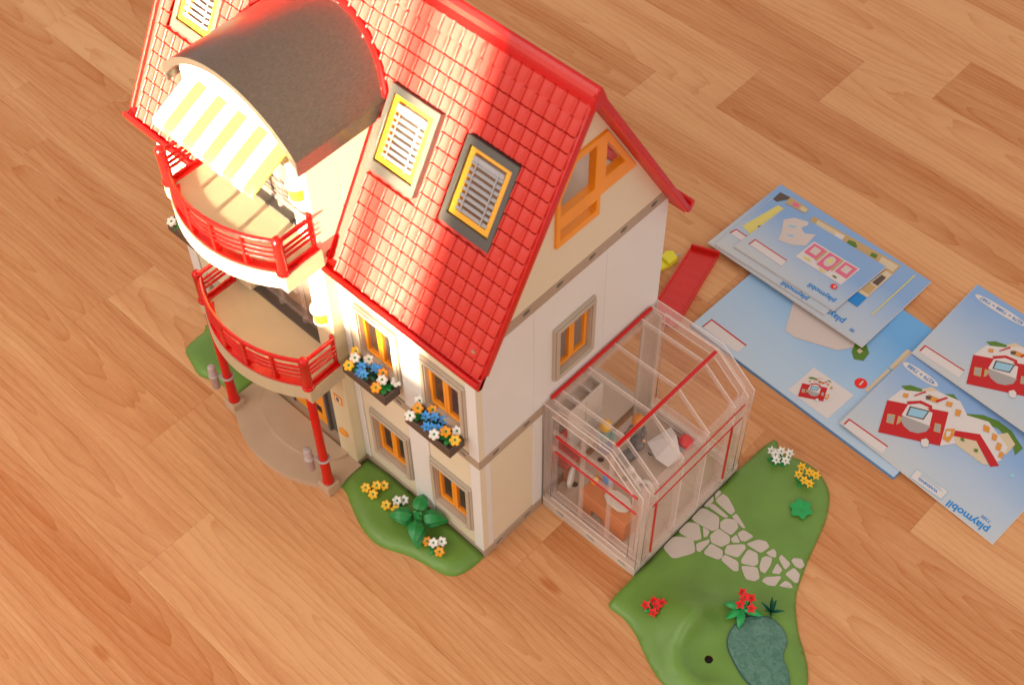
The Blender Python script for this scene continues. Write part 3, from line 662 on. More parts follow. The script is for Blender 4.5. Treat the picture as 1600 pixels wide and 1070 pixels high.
def flower_plant(label, loc, blooms, leaf='leaf_green', nleaf=5, group=None, name='flower_plant', leafscale=1.0, stem=True):
    """blooms: list of (dx, dy, dz, kind, material)"""
    t = thing(name, label, 'flower plant', loc, group)
    for k in range(nleaf):
        a = 2*math.pi*k/nleaf+random.uniform(-.3,.3)
        place_mesh(('leaf',leaf), lambda: leaf_mb(.75,.42), 'leaf', leaf, t, Matrix.Translation((0,0,.05)) @ rotz(a) @ Matrix.Scale(leafscale*random.uniform(.85,1.15),4))
    for dx, dy, dz, kind, mat in blooms:
        b_ = place_mesh((kind,mat), lambda: bloom_mb(kind), 'bloom', mat, t, Matrix.Translation((dx,dy,dz)) @ FACE @ rotz(random.uniform(0,6)) @ Matrix.Rotation(random.uniform(-.12,.12),4,'X'))
        cm = 'leaf_green' if kind != 'bell' else 'leaf_dark'; es = .9 if kind == 'round' else .6
        place_mesh(('eye',cm), lambda: MB().lathe((0,0,0), [(.12,0),(.1,.11),(.04,.15)], 8), 'flower_centre', cm, b_, Matrix.Translation((0,0,.0 if kind == 'round' else -.12)) @ Matrix.Scale(es,4))
        MB().tube([(dx*.35,dy*.35,-.05),(dx*.9,dy*.9,dz*.55),(dx,dy,dz-.08)], .07, 6).build('stem', leaf, t, local=True)
    return t
O, Y_, W_, B_, R_ = 'petal_orange','petal_yellow','petal_white','petal_blue','petal_red'
def trough(x, y, z, label, w=4.5):
    t = thing('flower_box', label, 'flower box', (x, y, z), 'brown flower boxes under the upper windows')
    outer = rect(-w/2,w/2,-.75,.75)
    mb = MB().prism(outer, -1.0, 0, 'z', [rect(-w/2+.14,w/2-.14,-.61,.61)]).box(-w/2+.1,w/2-.1,-.65,.65,-.98,-.22)
    for xx in (-w/2+.25, .55, w/2-.25): mb.box(xx-.18,xx+.18,.55,.95,-.2,.22)
    k = mb.build('trough', 'dark_trough', t, local=True, bev=.03)
    return t
bx = [(-9.95,-.98,16.15,'dark brown flower box under the sunlit upper window, beside the balconies'),(-3.45,-.98,16.15,'dark brown flower box under the upper window nearest the gable corner'),(-30.2,-.98,16.15,'flower box mostly hidden behind the upper balcony, far left of the house')]
for x, y, z, lb in bx: trough(x, y, z, lb)
zt = 16.0
def trio(x, cols, label, dx=0):
    offs = [(-.52,.45,.75),(-.12,-.02,.8),(-.05,-.72,.65),(.66,.62,.7)]
    flower_plant(label, (x,-.98,zt), [(a,c,e,'round',m_) for (a,c,e), m_ in zip(offs, cols)], group='plants in the flower boxes')
trio(-11.35, (Y_,W_,Y_,W_), 'yellow and white blooms at the balcony end of the sunlit flower box')
trio(-8.5, (O,W_,O,W_), 'two orange and two white blooms at the right end of the sunlit flower box')
def blues(x, label, offs):
    flower_plant(label, (x,-.98,zt), [(a,c,e,'star',B_) for a, c, e in offs], leaf='leaf_dark', group='plants in the flower boxes')
blues(-10.05, 'blue star blooms in the middle of the sunlit flower box', [(-.55,.45,.55),(-.55,-.2,.75),(.05,-.55,.7),(-.3,-.62,.6),(.25,.38,.7),(.55,.5,.75)])
flower_plant('white, orange and white blooms with one orange behind, left end of the gable-side flower box', (-4.95,-.98,zt), [(-.45,.55,.75,'round',W_),(-.05,.0,.82,'round',O),(-.1,-.75,.65,'round',W_),(.75,.65,.7,'round',O)], group='plants in the flower boxes')
blues(-3.5, 'blue star blooms in the middle of the gable-side flower box', [(-.75,.0,.6),(-.15,.3,.75),(.5,.55,.7),(-.05,-.62,.65),(.35,-.45,.72),(.75,-.2,.7)])
flower_plant('fan of white and yellow blooms at the gable end of the gable-side flower box', (-2.05,-.98,zt), [(-.65,-.7,.65,'round',W_),(-.15,-.05,.8,'round',O),(.35,.55,.7,'round',W_),(.75,-.05,.65,'round',Y_)], group='plants in the flower boxes')
flower_plant('white bloom with a yellow one peeping out left of the upper balcony', (-31.55,-1.15,zt), [(-.15,-.5,.65,'round',W_),(.2,.3,.6,'round',Y_)])
# ------------------------------------------------------------------ green ground plates
def inside(p, poly):
    r = False; x, y = p
    for i in range(len(poly)):
        (x1,y1),(x2,y2) = poly[i-1], poly[i]
        if (y1 > y) != (y2 > y) and x < (x2-x1)*(y-y1)/(y2-y1)+x1: r = not r
    return r
def dist_edge(p, poly, skip=None):
    best = 99
    for i in range(len(poly)):
        if skip and skip(poly[i-1], poly[i]): continue
        a, b = Vector(poly[i-1]), Vector(poly[i]); q = Vector(p); t = max(0, min(1, (q-a).dot(b-a)/max((b-a).length_squared,1e-9)))
        best = min(best, (q-a-(b-a)*t).length)
    return best
def plate(name, label, poly, h, edge, zf, skip=None, step=.55, mat='lawn_green', hole=None):
    cx = sum(p[0] for p in poly)/len(poly); cy = sum(p[1] for p in poly)/len(poly)
    t = thing(name, label, 'ground plate', (cx,cy,0))
    pts = list(poly); xs_ = [p[0] for p in poly]; ys_ = [p[1] for p in poly]
    x = min(xs_)
    while x < max(xs_):
        y = min(ys_)
        while y < max(ys_):
            q = (x+random.uniform(-.05,.05), y+random.uniform(-.05,.05))
            if inside(q, poly) and dist_edge(q, poly) > .16 and not (hole and (Vector(q)-Vector(hole[0])).length < hole[1]*1.35): pts.append(q)
            y += step
        x += step
    loops = [list(range(len(poly)))]
    if hole:
        k = len(pts); pts += [(hole[0][0]+hole[1]*math.cos(a), hole[0][1]+hole[1]*math.sin(a)) for a in [2*math.pi*i/14 for i in range(14)]]
    edges = [(i,(i+1)%len(poly)) for i in range(len(poly))]
    if hole: edges += [(k+i,k+(i+1)%14) for i in range(14)]
    r = delaunay_2d_cdt([Vector(p) for p in pts], edges, [], 1, 1e-5)
    V2, F2 = r[0], r[2]
    def hz(p):
        d = dist_edge(p, poly, skip); s = min(d/edge,1); s = 1-(1-s)**2.2
        return .10+(h-.10)*s+zf(p[0],p[1])*min(d/1.5,1)
    mb = MB(); tr = []
    for f in F2:
        c = sum((V2[i] for i in f), Vector((0,0)))/len(f)
        if hole and (c-Vector(hole[0])).length < hole[1]*.98: continue
        tr.append(tuple(f))
    mb.add([(v.x,v.y,hz(v)) for v in V2], tr)
    n = len(poly); zs = [hz(p) for p in poly]
    mb.add([(p[0],p[1],0) for p in poly]+[(p[0],p[1],z) for p,z in zip(poly,zs)], [(i,(i+1)%n,n+(i+1)%n,n+i) for i in range(n)])
    me = mb.build('lawn', mat, t, fixn=False, ang=60)
    bm = bmesh.new(); bm.from_mesh(me.data); bmesh.ops.remove_doubles(bm, verts=bm.verts, dist=2e-5); bmesh.ops.recalc_face_normals(bm, faces=bm.faces)
    up_ = sum(f.normal.z for f in bm.faces)
    if up_ < 0: bmesh.ops.reverse_faces(bm, faces=bm.faces)
    bm.to_mesh(me.data); bm.free()
    return t, hz
GARDEN=[(9.82,22.84),(11.22,23.35),(12.41,23.8),(13.68,24.05),(15.01,23.85),(16.27,23.1),(17.04,22.06),(17.7,20.64),(18.21,18.93),(18.71,17.07),(19.1,15.86),(19.4,15.0),(19.86,13.87),(20.56,12.83),(21.89,11.39),(23.04,10.48),(23.93,9.7),(24.83,8.5),(25.61,6.52),(24.78,3.77),(21.77,1.62),(19.15,1.18),(17.07,1.28),(15.62,1.66),(14.22,2.3),(12.96,2.93),(11.43,3.34),(10.0,3.3),(9.82,4.03),(9.82,6.83)]
gp = [(9.82,22.84)]+[p for p in catmull(GARDEN,4) if p[0] > 9.83]+[(9.82,6.83)]
gp = []
for p in catmull(GARDEN,4):
    q = (max(p[0],9.82),p[1])
    if not gp or (Vector(q)-Vector(gp[-1])).length > .08: gp.append(q)
def sstep(a, b, x): t = min(max((x-a)/(b-a),0),1); return t*t*(3-2*t)
def mound(x, y):
    a = 2.0*math.exp(-((x-15.2)**2/4.5+(y-6.4)**2/5.0))*(1-.75*sstep(15.6,17.1,x))
    d = math.hypot(x-18.2, y-4.9); a += .5*math.exp(-((d-2.3)/.7)**2)-.15*math.exp(-(d/1.6)**2)
    e = math.hypot((x-21.0)/3.6, (y-7.9)/3.4); return a*sstep(.85,1.25,e)
gt, ghz = plate('garden_plate', 'large green garden plate with grey stone path and pond beside the conservatory', gp, .5, 1.1, mound, skip=lambda a,b: a[0] < 9.9 and b[0] < 9.9, step=.42, hole=((18.31,4.98),.32))
MB().lathe((18.31,4.98,0), [(.36,.05),(.36,.1)], 12).build('hole_shade', 'hole_dark', gt)  # dark disc that paints the shade at the bottom of the hole
STONES=[[(9.83,9.9),(9.84,11.16),(11.04,12.0),(11.93,11.22),(11.06,9.67)],[(9.85,11.77),(9.87,12.91),(10.63,13.34),(11.56,12.49),(11.2,11.97)],[(9.86,13.42),(9.86,14.74),(11.37,14.94),(11.95,14.11),(11.73,13.64),(10.5,13.4)],[(11.01,13.42),(11.63,13.45),(11.77,13.03),(11.64,12.73)],[(9.86,14.99),(9.86,16.13),(9.97,16.05),(10.14,15.83),(10.18,15.12)],[(9.85,16.42),(9.87,16.92),(10.15,16.87),(10.15,16.11)],[(10.27,15.95),(10.33,16.84),(10.84,16.85),(11.95,16.3),(11.9,15.79)],[(10.22,15.16),(10.31,15.62),(11.89,15.51),(11.67,15.22)],[(12.11,15.71),(12.28,16.15),(13.5,15.63),(13.32,15.47)],[(11.79,14.69),(11.89,15.23),(12.53,15.64),(13.08,15.25),(13.07,14.37),(12.12,14.27)],[(11.94,13.19),(12.04,14.1),(13.06,14.15),(13.39,13.73),(13.17,13.03),(12.39,12.81)],[(11.58,11.88),(12.08,12.88),(12.26,12.51),(12.22,11.54),(11.99,11.45)],[(12.5,11.75),(12.43,12.66),(13.43,12.79),(13.77,12.31),(13.65,11.96),(12.66,11.63)],[(13.29,14.09),(13.37,14.65),(14.01,14.3),(13.58,13.91)],[(13.39,14.81),(13.55,15.37),(14.45,15.43),(14.24,14.66),(13.93,14.5)],[(13.64,12.9),(13.45,13.43),(14.34,14.35),(14.63,14.16),(14.68,13.15),(13.81,12.78)],[(14.47,14.55),(14.93,15.48),(15.46,15.74),(15.9,15.53),(15.75,14.68)],[(13.91,12.09),(13.84,12.64),(14.92,12.85),(15.41,12.25),(15.14,12.0)],[(15.05,13.14),(14.88,14.22),(15.58,14.43),(16.14,13.8),(16.07,13.42),(15.25,12.98)],[(16.07,14.97),(16.28,15.61),(16.59,15.54),(16.86,15.17),(16.5,14.93)],[(16.4,13.69),(16.11,14.39),(16.29,14.73),(16.7,14.85),(16.93,14.36),(17.06,13.52),(16.69,13.44)],[(17.11,15.22),(17.05,15.62),(18.03,15.46),(18.04,14.87),(17.84,14.85)],[(17.44,13.87),(17.24,14.79),(17.87,14.62),(17.92,14.18)],[(17.94,15.73),(17.94,16.05),(18.43,16.45),(18.86,16.15),(18.8,15.75),(18.43,15.58)],[(15.37,12.73),(16.33,13.45),(17.0,12.85),(16.86,12.38),(16.28,12.1)],[(17.32,12.81),(17.33,13.25),(18.17,14.12),(18.29,13.11),(17.8,12.82)],[(18.27,14.47),(18.45,15.37),(19.05,15.3),(19.35,14.69),(19.2,14.48)],[(18.53,13.36),(18.61,14.01),(19.02,14.12),(19.35,14.0),(19.12,13.7)]]
def wide(p, k=1.06):
    cx = sum(q[0] for q in p)/len(p); cy = sum(q[1] for q in p)/len(p); return [(max(cx+(q[0]-cx)*k,9.84), cy+(q[1]-cy)*k) for q in p]
for s in STONES:
    poly = wide(s, 1.08)
    rp = []
    for i in range(len(poly)):                       # rounded corners, straight sides
        a, c, e = Vector(poly[i-1]), Vector(poly[i]), Vector(poly[(i+1)%len(poly)])
        for t in (0,.5,1):
            p0 = c+(a-c)*.2; p1 = c+(e-c)*.2; rp.append(tuple((p0*(1-t)+p1*t)*.5+(c*.5 if t == .5 else (p0*(1-t)+p1*t)*.5)))
    mb = MB(); n = len(rp); zt_ = [max(ghz(p)+.05,.4) for p in rp]
    mb.add([(p[0],p[1],z) for p,z in zip(rp,zt_)]+[(p[0],p[1],z-.12) for p,z in zip(rp,zt_)], [tuple(range(n))]+[(i,n+i,n+(i+1)%n,(i+1)%n) for i in range(n)])
    mb.build('stone', 'stone_print', gt, fixn=True)
POND=[(18.88,10.1),(19.61,10.61),(20.4,10.68),(21.2,10.43),(21.81,9.84),(22.06,9.1),(22.41,8.63),(23.03,8.25),(23.64,7.7),(23.96,7.21),(24.06,6.6),(23.42,5.93),(22.66,5.68),(21.74,5.46),(20.76,5.66),(19.49,6.23),(18.68,6.78),(18.19,7.63),(18.12,8.72),(18.35,9.52)]
pc = catmull(POND,4)
MB().prism(wide(pc,1.025), .3, .62, 'z').build('pond_edge', 'pond_rim', gt, fixn=True)
MB().prism(pc, .45, .65, 'z').build('pond', 'pond_water', gt, fixn=True)
FRONT=[(-13.35,-.25),(-13.12,-3.0),(-12.9,-3.38),(-12.16,-3.56),(-10.57,-4.28),(-8.9,-4.89),(-7.28,-5.09),(-6.03,-4.77),(-4.54,-4.12),(-2.84,-3.69),(-1.42,-3.4),(-.58,-2.89),(-.2,-2.1),(-.06,-1.1),(-.1,-.25)]
FRONT = [(-13.3,.5)]+FRONT[1:-1]+[(-.35,.4)]
fp = []
for p in catmull(FRONT,4):
    q = (min(max(p[0],-13.38),-.02), min(p[1],-.17))
    if not fp or (Vector(q)-Vector(fp[-1])).length > .06: fp.append(q)
plate('lawn_plate', 'green lawn plate with small flowers along the front of the house', fp, .62, .9, lambda x,y: .25*math.exp(-((x+9)**2/8+(y+2.2)**2/1.5)), skip=lambda a,b: a[1] > -.4 and b[1] > -.4)
SIDE=[(-26.35,-.2),(-26.1,-3.3),(-27.7,-3.44),(-28.98,-3.75),(-30.16,-4.16),(-31.33,-3.89),(-32.3,-3.6),(-33.03,-3.3),(-33.37,-2.58),(-33.44,-.9),(-33.4,-.2)]
spx = [p for p in catmull(SIDE,3) if p[1] < -.2]+[(-33.4,-.17),(-26.3,-.17)]
plate('lawn_plate', 'small green lawn plate left of the porch, partly hidden by the balconies', spx, .55, .8, lambda x,y: 0, skip=lambda a,b: a[1] > -.4 and b[1] > -.4)
# plants on the plates
zl = .68
flower_plant('cluster of four yellow flowers on the front lawn near the porch', (-10.3,-2.05,zl), [(-.55,-.45,.55,'round',Y_),(.3,-.45,.5,'round',Y_),(.0,.25,.65,'round',Y_),(.35,.7,.5,'round',Y_)], group='small flowers on the front lawn')
flower_plant('white and yellow flowers left of the big leafy bush', (-8.05,-1.95,zl), [(-.45,-.55,.55,'round',Y_),(.4,-.3,.5,'round',Y_),(-.05,.3,.62,'round',W_),(.25,.75,.5,'round',W_)], group='small flowers on the front lawn')
flower_plant('orange and white flowers right of the big leafy bush', (-3.2,-2.35,zl), [(-.6,-.2,.5,'round',O),(-.1,.0,.62,'round',W_),(.25,.55,.5,'round',W_),(.75,-.2,.5,'round',O)], group='small flowers on the front lawn')
bt = thing('leafy_bush', 'big leafy green bush with heart-shaped leaves under the ground floor window', 'bush', (-5.55,-1.85,zl))
def big_leaf(l=1.95, w=1.3, n=10):
    mb = MB(); vs = []; fs = []; m_ = 4
    for i in range(n+1):
        t = i/n; ww = w*.5*(math.sin(math.pi*t**.62)**.8 if 0 < t < 1 else .02)
        zc = .55*math.sin(t*math.pi*.75)-.85*t*t
        for s_ in range(-m_, m_+1):
            q = s_/m_; vs.append((l*t, ww*q, zc-.42*ww*abs(q)**1.5+.04*(1-abs(q))*(1 if s_ == 0 else 0)))
    k = 2*m_+1
    for i in range(n):
        for j in range(k-1): fs.append((i*k+j, (i+1)*k+j, (i+1)*k+j+1, i*k+j+1))
    N0 = len(vs); vs += [(x,y,z-.11) for x,y,z in vs]
    fs += [tuple(N0+i for i in reversed(f)) for f in fs]
    rim_ = [i*k for i in range(n+1)]+[n*k+j for j in range(1,k)]+[i*k+k-1 for i in range(n-1,-1,-1)]+[j for j in range(k-2,0,-1)]
    fs += [(rim_[i], rim_[(i+1)%len(rim_)], N0+rim_[(i+1)%len(rim_)], N0+rim_[i]) for i in range(len(rim_))]
    return mb.add(vs, fs)
for a, hh, sc_ in ((215,1.55,1.0),(122,1.6,.95),(40,1.5,1.0),(-50,1.6,1.02),(205,.75,1.05),(48,.7,1.05),(-45,.85,1.0)):
    q = place_mesh('bigleaf', big_leaf, 'leaf', 'leaf_green', bt, Matrix.Translation((.42*math.cos(math.radians(a)),.42*math.sin(math.radians(a)),hh)) @ rotz(math.radians(a)) @ Matrix.Scale(sc_*.98,4))
MB().tube([(0,0,-.1),(0,0,1.75)], [.3,.24], 10).build('stem', 'leaf_green', bt, local=True)
for a in (70,160,-10): MB().tube([(0,0,1.45),(.42*math.cos(math.radians(a)),.42*math.sin(math.radians(a)),1.62)], .2, 8).build('stem', 'leaf_green', bt, local=True)
def gz(x, y): return ghz((x,y))-.02
flower_plant('low red flower plant on the left side of the garden plate', (12.7,5.2,gz(12.7,5.2)), [(-.45,-.35,.4,'bell',R_),(-.2,.3,.45,'bell',R_),(.25,.1,.5,'bell',R_),(.35,.6,.45,'bell',R_),(.35,-.45,.4,'bell',R_)], leaf='leaf_bright', nleaf=7)
t = flower_plant('tall red flower plant with long leaves at the edge of the pond', (17.7,9.7,gz(17.7,9.7)), [(-.5,.5,1.7,'bell',R_),(-.1,.2,1.9,'bell',R_),(.25,.55,1.75,'bell',R_),(-.1,-.3,1.5,'bell',R_),(.7,.05,1.4,'bell',R_)], leaf='leaf_dark', nleaf=4)
for a in (200,-65,25,-110,120):
    place_mesh('longleaf', lambda: leaf_mb(1.5,.6,.55,8,.2), 'leaf', 'leaf_bright', t, Matrix.Translation((.1,0,.5)) @ rotz(math.radians(a)))
t = thing('spiky_plant', 'dark green spiky plant by the pond beside the tall red flowers', 'plant', (19.35,11.25,gz(19.35,11.25)))
for a, tilt, l in ((60,75,1.7),(10,40,1.4),(-60,30,1.1),(130,45,1.2),(200,35,1.2),(-110,40,1.0)):
    place_mesh('spike', lambda: leaf_mb(1.3,.3,.1,6,.5), 'leaf', 'leaf_dark', t, rotz(math.radians(a)) @ Matrix.Rotation(-math.radians(tilt),4,'Y') @ Matrix.Scale(l/1.3,4))
flower_plant('white starry flowers at the back edge of the garden plate', (11.6,22.3,gz(11.6,22.3)), [(-.7,.1,.7,'star',W_),(-.1,.55,.8,'star',W_),(.5,.9,.7,'star',W_),(.1,-.35,.75,'star',W_),(.7,.1,.75,'star',W_),(-.25,.0,.8,'star',W_)])
flower_plant('yellow starry flowers on the right edge of the garden plate', (14.2,22.2,gz(14.2,22.2)), [(-.6,.6,.7,'star',Y_),(.15,.6,.75,'star',Y_),(.7,.75,.7,'star',Y_),(-.35,-.15,.75,'star',Y_),(.3,-.3,.75,'star',Y_),(.75,-.2,.65,'star',Y_)])
t = thing('leaf_sprig', 'bright green leaf sprig lying on the garden plate below the yellow flowers', 'plant', (15.75,19.9,gz(15.75,19.9)))
for k in range(6): place_mesh('sprig', lambda: leaf_mb(.95,.75,.1,6,.05), 'leaf', 'leaf_bright', t, Matrix.Translation((0,0,.12)) @ rotz(k*math.pi/3+.3))

# ------------------------------------------------------------------ conservatory
CV = thing('toy_conservatory', 'clear plastic toy conservatory with red trim built against the gable', 'conservatory', (4.9, 13.1, 0))
def cpart(name, mat, mb, bev=.04, **k): return mb.build(name, mat, CV, bev=bev, **k)
PX = 9.7; Y0, Y1 = 6.56, 19.5
hs = [chaikin(rect(x-.42,x+.42,.36,.8),1) for x in (1.9,5.15,8.4)]
cpart('base_frame', 'conservatory_base', MB().prism(rect(.1,PX,0,1.15), Y0, Y0+.5, 'y', hs))
cpart('base_frame', 'conservatory_base', MB().box(.1,PX,Y1-.5,Y1,0,1.15))
hs2 = [chaikin(rect(y-.42,y+.42,.36,.8),1) for y in (8.2,11.4,14.6,17.9)]
cpart('base_frame', 'conservatory_base', MB().prism(rect(Y0+.5,Y1-.5,0,1.15), PX-.5, PX, 'x', hs2))
for x in (1.9,5.15,8.4): cpart('slot_shade', 'hole_dark', MB().box(x-.5,x+.5,Y0+.3,Y0+.45,.28,.9), bev=0)  # dark blocks painting the shade inside the base frame slots
for y in (8.2,11.4,14.6,17.9): cpart('slot_shade', 'hole_dark', MB().box(PX-.45,PX-.3,y-.5,y+.5,.28,.9), bev=0)
fh = [[(cx+.3*math.cos(a),cy+.3*math.sin(a)) for a in [2*math.pi*i/12 for i in range(12)]] for cx in (1.0,3.65) for cy in (9.4,12.6,15.9,17.1,18.2)]
cpart('floor_panel', 'conservatory_floor', MB().prism(rect(.1,PX-.5,Y0+.5,Y1-.5), .3, .66, 'z', fh), bev=0)
cpart('hole_shade', 'hole_dark', MB().box(.15,PX-.55,Y0+.55,Y1-.55,.32,.42), bev=0)  # dark sheet under the floor, painting the shade in its holes
# profile frames front and back
def inset(w_): return [(.0+w_,14.25-w_),(6.25-w_*.35,14.5-w_),(9.7-w_,11.75-w_*.4),(9.7-w_,2.0),(w_,2.0)]
OUT = [(.08,1.16),(9.7,1.16),(9.7,11.75),(6.4,14.55),(.08,14.35)]
IN = [(.95,2.1),(8.85,2.1),(8.85,11.3),(6.1,13.6),(.95,13.45)]
for y0, y1 in ((Y0,Y0+.75),(Y1-.75,Y1)):
    cpart('gable_frame', 'clear_frame', MB().prism(OUT, y0, y1, 'y', [IN]), bev=.08)
for y0 in (Y0, Y0+.75, Y1-.75, Y1):
    for pf in (OUT, IN):
        cpart('edge_highlight', 'painted_highlight', MB().tube([(a,y0,c) for a, c in pf], .06, 6, True), bev=0)  # thin pale tubes added as painted highlights on the frame edges
IN2 = [(1.05,2.2),(8.75,2.2),(8.75,11.25),(6.05,13.5),(1.05,13.35)]
for y in (Y0+.35, Y1-.38): cpart('gable_pane', 'clear_pane', MB().prism(IN2, y, y+.04, 'y'), bev=0, smooth=False)
ys = [Y0+.75, 8.15, 11.05, 14.0, 17.1, Y1-.75]
nrm = Vector((2.8,0,3.3)).normalized()
for i in range(5):
    a, c = ys[i]+.06, ys[i+1]-.06
    cpart('roof_pane', 'clear_pane', MB().add([(.3,a,14.33),(6.35,a,14.5),(6.35,c,14.5),(.3,c,14.33),(.3,a,14.29),(6.35,a,14.46),(6.35,c,14.46),(.3,c,14.29)], [(0,1,2,3),(7,6,5,4)]), bev=0, smooth=False)
    cpart('roof_pane', 'clear_pane', MB().add([(6.4,a,14.48),(9.66,a,11.72),(9.66,c,11.72),(6.4,c,14.48),(6.37,a,14.45),(9.63,a,11.69),(9.63,c,11.69),(6.37,c,14.45)], [(0,1,2,3),(7,6,5,4)]), bev=0, smooth=False)
    cpart('wall_pane', 'clear_pane', MB().box(PX-.3,PX-.26,a,c,1.2,11.5), bev=0, smooth=False)
for y in ys[1:-1]:
    cpart('roof_bar', 'clear_bar', MB().tube([(.2,y,14.38),(6.4,y,14.56),(9.68,y,11.78)], .16, 6), bev=0)
    cpart('wall_bar', 'clear_bar', MB().box(PX-.36,PX+.02,y-.13,y+.13,1.16,11.6), bev=.04)
    cpart('edge_highlight', 'painted_highlight', MB().tube([(.3,y+.1,14.5),(6.4,y+.1,14.68),(9.7,y+.1,11.9)], .045, 6), bev=0)  # pale tube painting the bright highlight line on the roof bar
    cpart('edge_highlight', 'painted_highlight', MB().tube([(PX+.03,y+.12,1.2),(PX+.03,y+.12,11.5)], .04, 6), bev=0)  # same painted highlight down the wall bar
cpart('knee_beam', 'clear_bar', MB().box(6.15,6.6,Y0+.75,Y1-.75,14.2,14.52))
cpart('eave_beam', 'clear_frame', MB().box(PX-.5,PX+.08,Y0+.75,Y1-.75,11.1,11.75))
cpart('wall_beam', 'clear_frame', MB().box(.08,.8,Y0+.75,Y1-.75,13.9,14.36))
cpart('door_lintel', 'clear_bar', MB().box(PX-.4,PX+.06,Y0+.75,Y1-.75,9.1,9.6))
cpart('sill_rail', 'clear_frame', MB().box(PX-.5,PX+.02,Y0+.75,Y1-.75,1.17,1.9))
for x in (3.9,6.6): cpart('wall_bar', 'clear_bar', MB().box(x-.14,x+.14,Y0-.02,Y0+.3,1.9,13.7))
for z in (9.2,11.35):
    cpart('red_trim', 'trim_red', MB().box(1.3,9.25,Y0-.1,Y0+.06,z-.07,z+.07), bev=.03)
cpart('cross_rail', 'clear_bar', MB().box(.9,8.9,Y0+.02,Y0+.3,9.0,9.4))
cpart('cross_rail', 'clear_bar', MB().box(.9,8.9,Y0+.02,Y0+.3,11.15,11.55))
cpart('red_trim', 'trim_red', MB().box(.12,.42,7.2,18.5,14.40,14.62), bev=.05)
cpart('red_trim', 'trim_red', MB().box(6.3,6.6,7.2,18.5,14.56,14.74), bev=.05)
for y in (8.2,17.15): cpart('red_trim', 'trim_red', MB().box(PX+.03,PX+.16,y-.09,y+.09,2.0,9.4), bev=.03)
cpart('red_trim', 'trim_red', MB().box(PX+.07,PX+.15,7.7,18.3,9.42,9.52), bev=.02)
cpart('red_trim', 'trim_red', MB().box(PX+.09,PX+.17,7.7,18.3,11.2,11.3), bev=.02)
cpart('corner_post', 'clear_frame', MB().box(.1,.9,Y1-1.6,Y1-.76,1.2,13.9), bev=.08)
cpart('corner_post', 'clear_frame', MB().box(8.8,PX,Y0+.76,8.0,1.2,11.1), bev=.08)
cpart('corner_post', 'clear_frame', MB().box(8.8,PX,17.25,Y1-.76,1.2,11.1), bev=.08)
cpart('corner_post', 'conservatory_base', MB().prism([(.12,17.6),(.3,17.6),(.3,18.7),(1.1,18.7),(1.1,18.9),(.12,18.9)], .7, 13.9, 'z'), bev=.03)
# ------------------------------------------------------------------ things in the conservatory
cb = thing('white_cabinet', 'white cabinet with open drawers against the gable inside the conservatory passage', 'cabinet', (-2.5,13.2,.62))
MB().prism(rect(-1.1,1.1,-2.0,2.2), 0, 5.6, 'z', [rect(-.9,.9,1.0,2.0), rect(-.9,.9,-.35,.8), rect(-.9,.9,-1.8,-.55)]).box(-1.0,1.0,-1.9,2.1,.1,5.0).build('carcass', 'cabinet_white', cb, local=True, bev=.04)
MB().box(1.1,1.18,-1.9,-.1,.3,2.4).box(1.1,1.18,.1,2.1,.3,2.4).box(1.1,1.18,-1.9,-.1,2.6,5.2).box(1.1,1.18,.1,2.1,2.6,5.2).build('drawer_front', 'cabinet_white', cb, local=True, bev=.03)
def figure(label, loc, rot, hair, top, skirt, h=1.0, lie=False):
    t = thing('toy_figure', label, 'toy figure', loc)
    M = rotz(rot) @ (Matrix.Rotation(math.radians(88),4,'X') if lie else Matrix.Identity(4)) @ Matrix.Scale(h,4)
    def L_(name, mat, mb): return mb.xf(M).build(name, mat, t, local=True, ang=45)
    L_('skirt', skirt, MB().lathe((0,0,0), [(.75,0),(.85,.1),(.55,1.7),(.45,2.0)], 16))
    L_('torso', top, MB().lathe((0,0,1.95), [(.5,0),(.58,.6),(.5,1.35),(.2,1.5)], 14))
    L_('head', 'toy_skin', MB().lathe((0,0,3.4), [(.2,0),(.48,.2),(.54,.6),(.45,1.0),(.1,1.15)], 14))
    L_('hair', hair, MB().lathe((0,.08,3.85), [(.56,-.2),(.64,.2),(.58,.6),(.35,.88),(.05,.95)], 14))
    for s in (-1, 1):
        L_('arm', top, MB().tube([(s*.55,0,3.15),(s*.8,-.15,2.5),(s*.75,-.5,1.95)], [.2,.19,.17], 8))
        L_('hand', 'toy_skin', MB().tube([(s*.75,-.5,1.95),(s*.72,-.72,1.75)], [.18,.14], 8))
        L_('leg', skirt, MB().box(s*.42-.25,s*.42+.25,-.35,.3,-.02,.3))
    return t
figure('yellow haired toy figure in teal top and blue skirt by the white cabinet', (.55,13.6,.67), 1.0, 'petal_yellow', 'toy_teal', 'toy_blue', .8)
figure('toy figure with round orange hair and dark clothes in the middle of the conservatory', (2.2,15.6,.67), .6, 'toy_orange', 'spotted_grey', 'spotted_grey', .85)
t = thing('spotted_toy', 'dark grey spotted toy lying in front of the orange haired figure', 'toy', (2.6,13.9,.67))
MB().lathe((0,0,.55), [(.1,-.5),(.45,-.35),(.55,0),(.45,.35),(.1,.5)], 12).xf(Matrix.Scale(1.9,4,Vector((.3,1,0)).normalized())).build('body', 'spotted_grey', t, local=True)
MB().lathe((.15,1.35,.85), [(.1,-.38),(.36,-.2),(.4,.1),(.25,.36),(.05,.42)], 12).build('head', 'spotted_grey', t, local=True)
for x, y in ((-.35,-.8),(.35,-.8),(-.3,.7),(.4,.7)): MB().tube([(x,y,.45),(x,y+.15,.0)], .17, 8).build('leg', 'toy_black', t, local=True)
t = thing('paper_sheet', 'white folded instruction sheet lying inside the conservatory', 'paper', (4.5,16.9,.7))
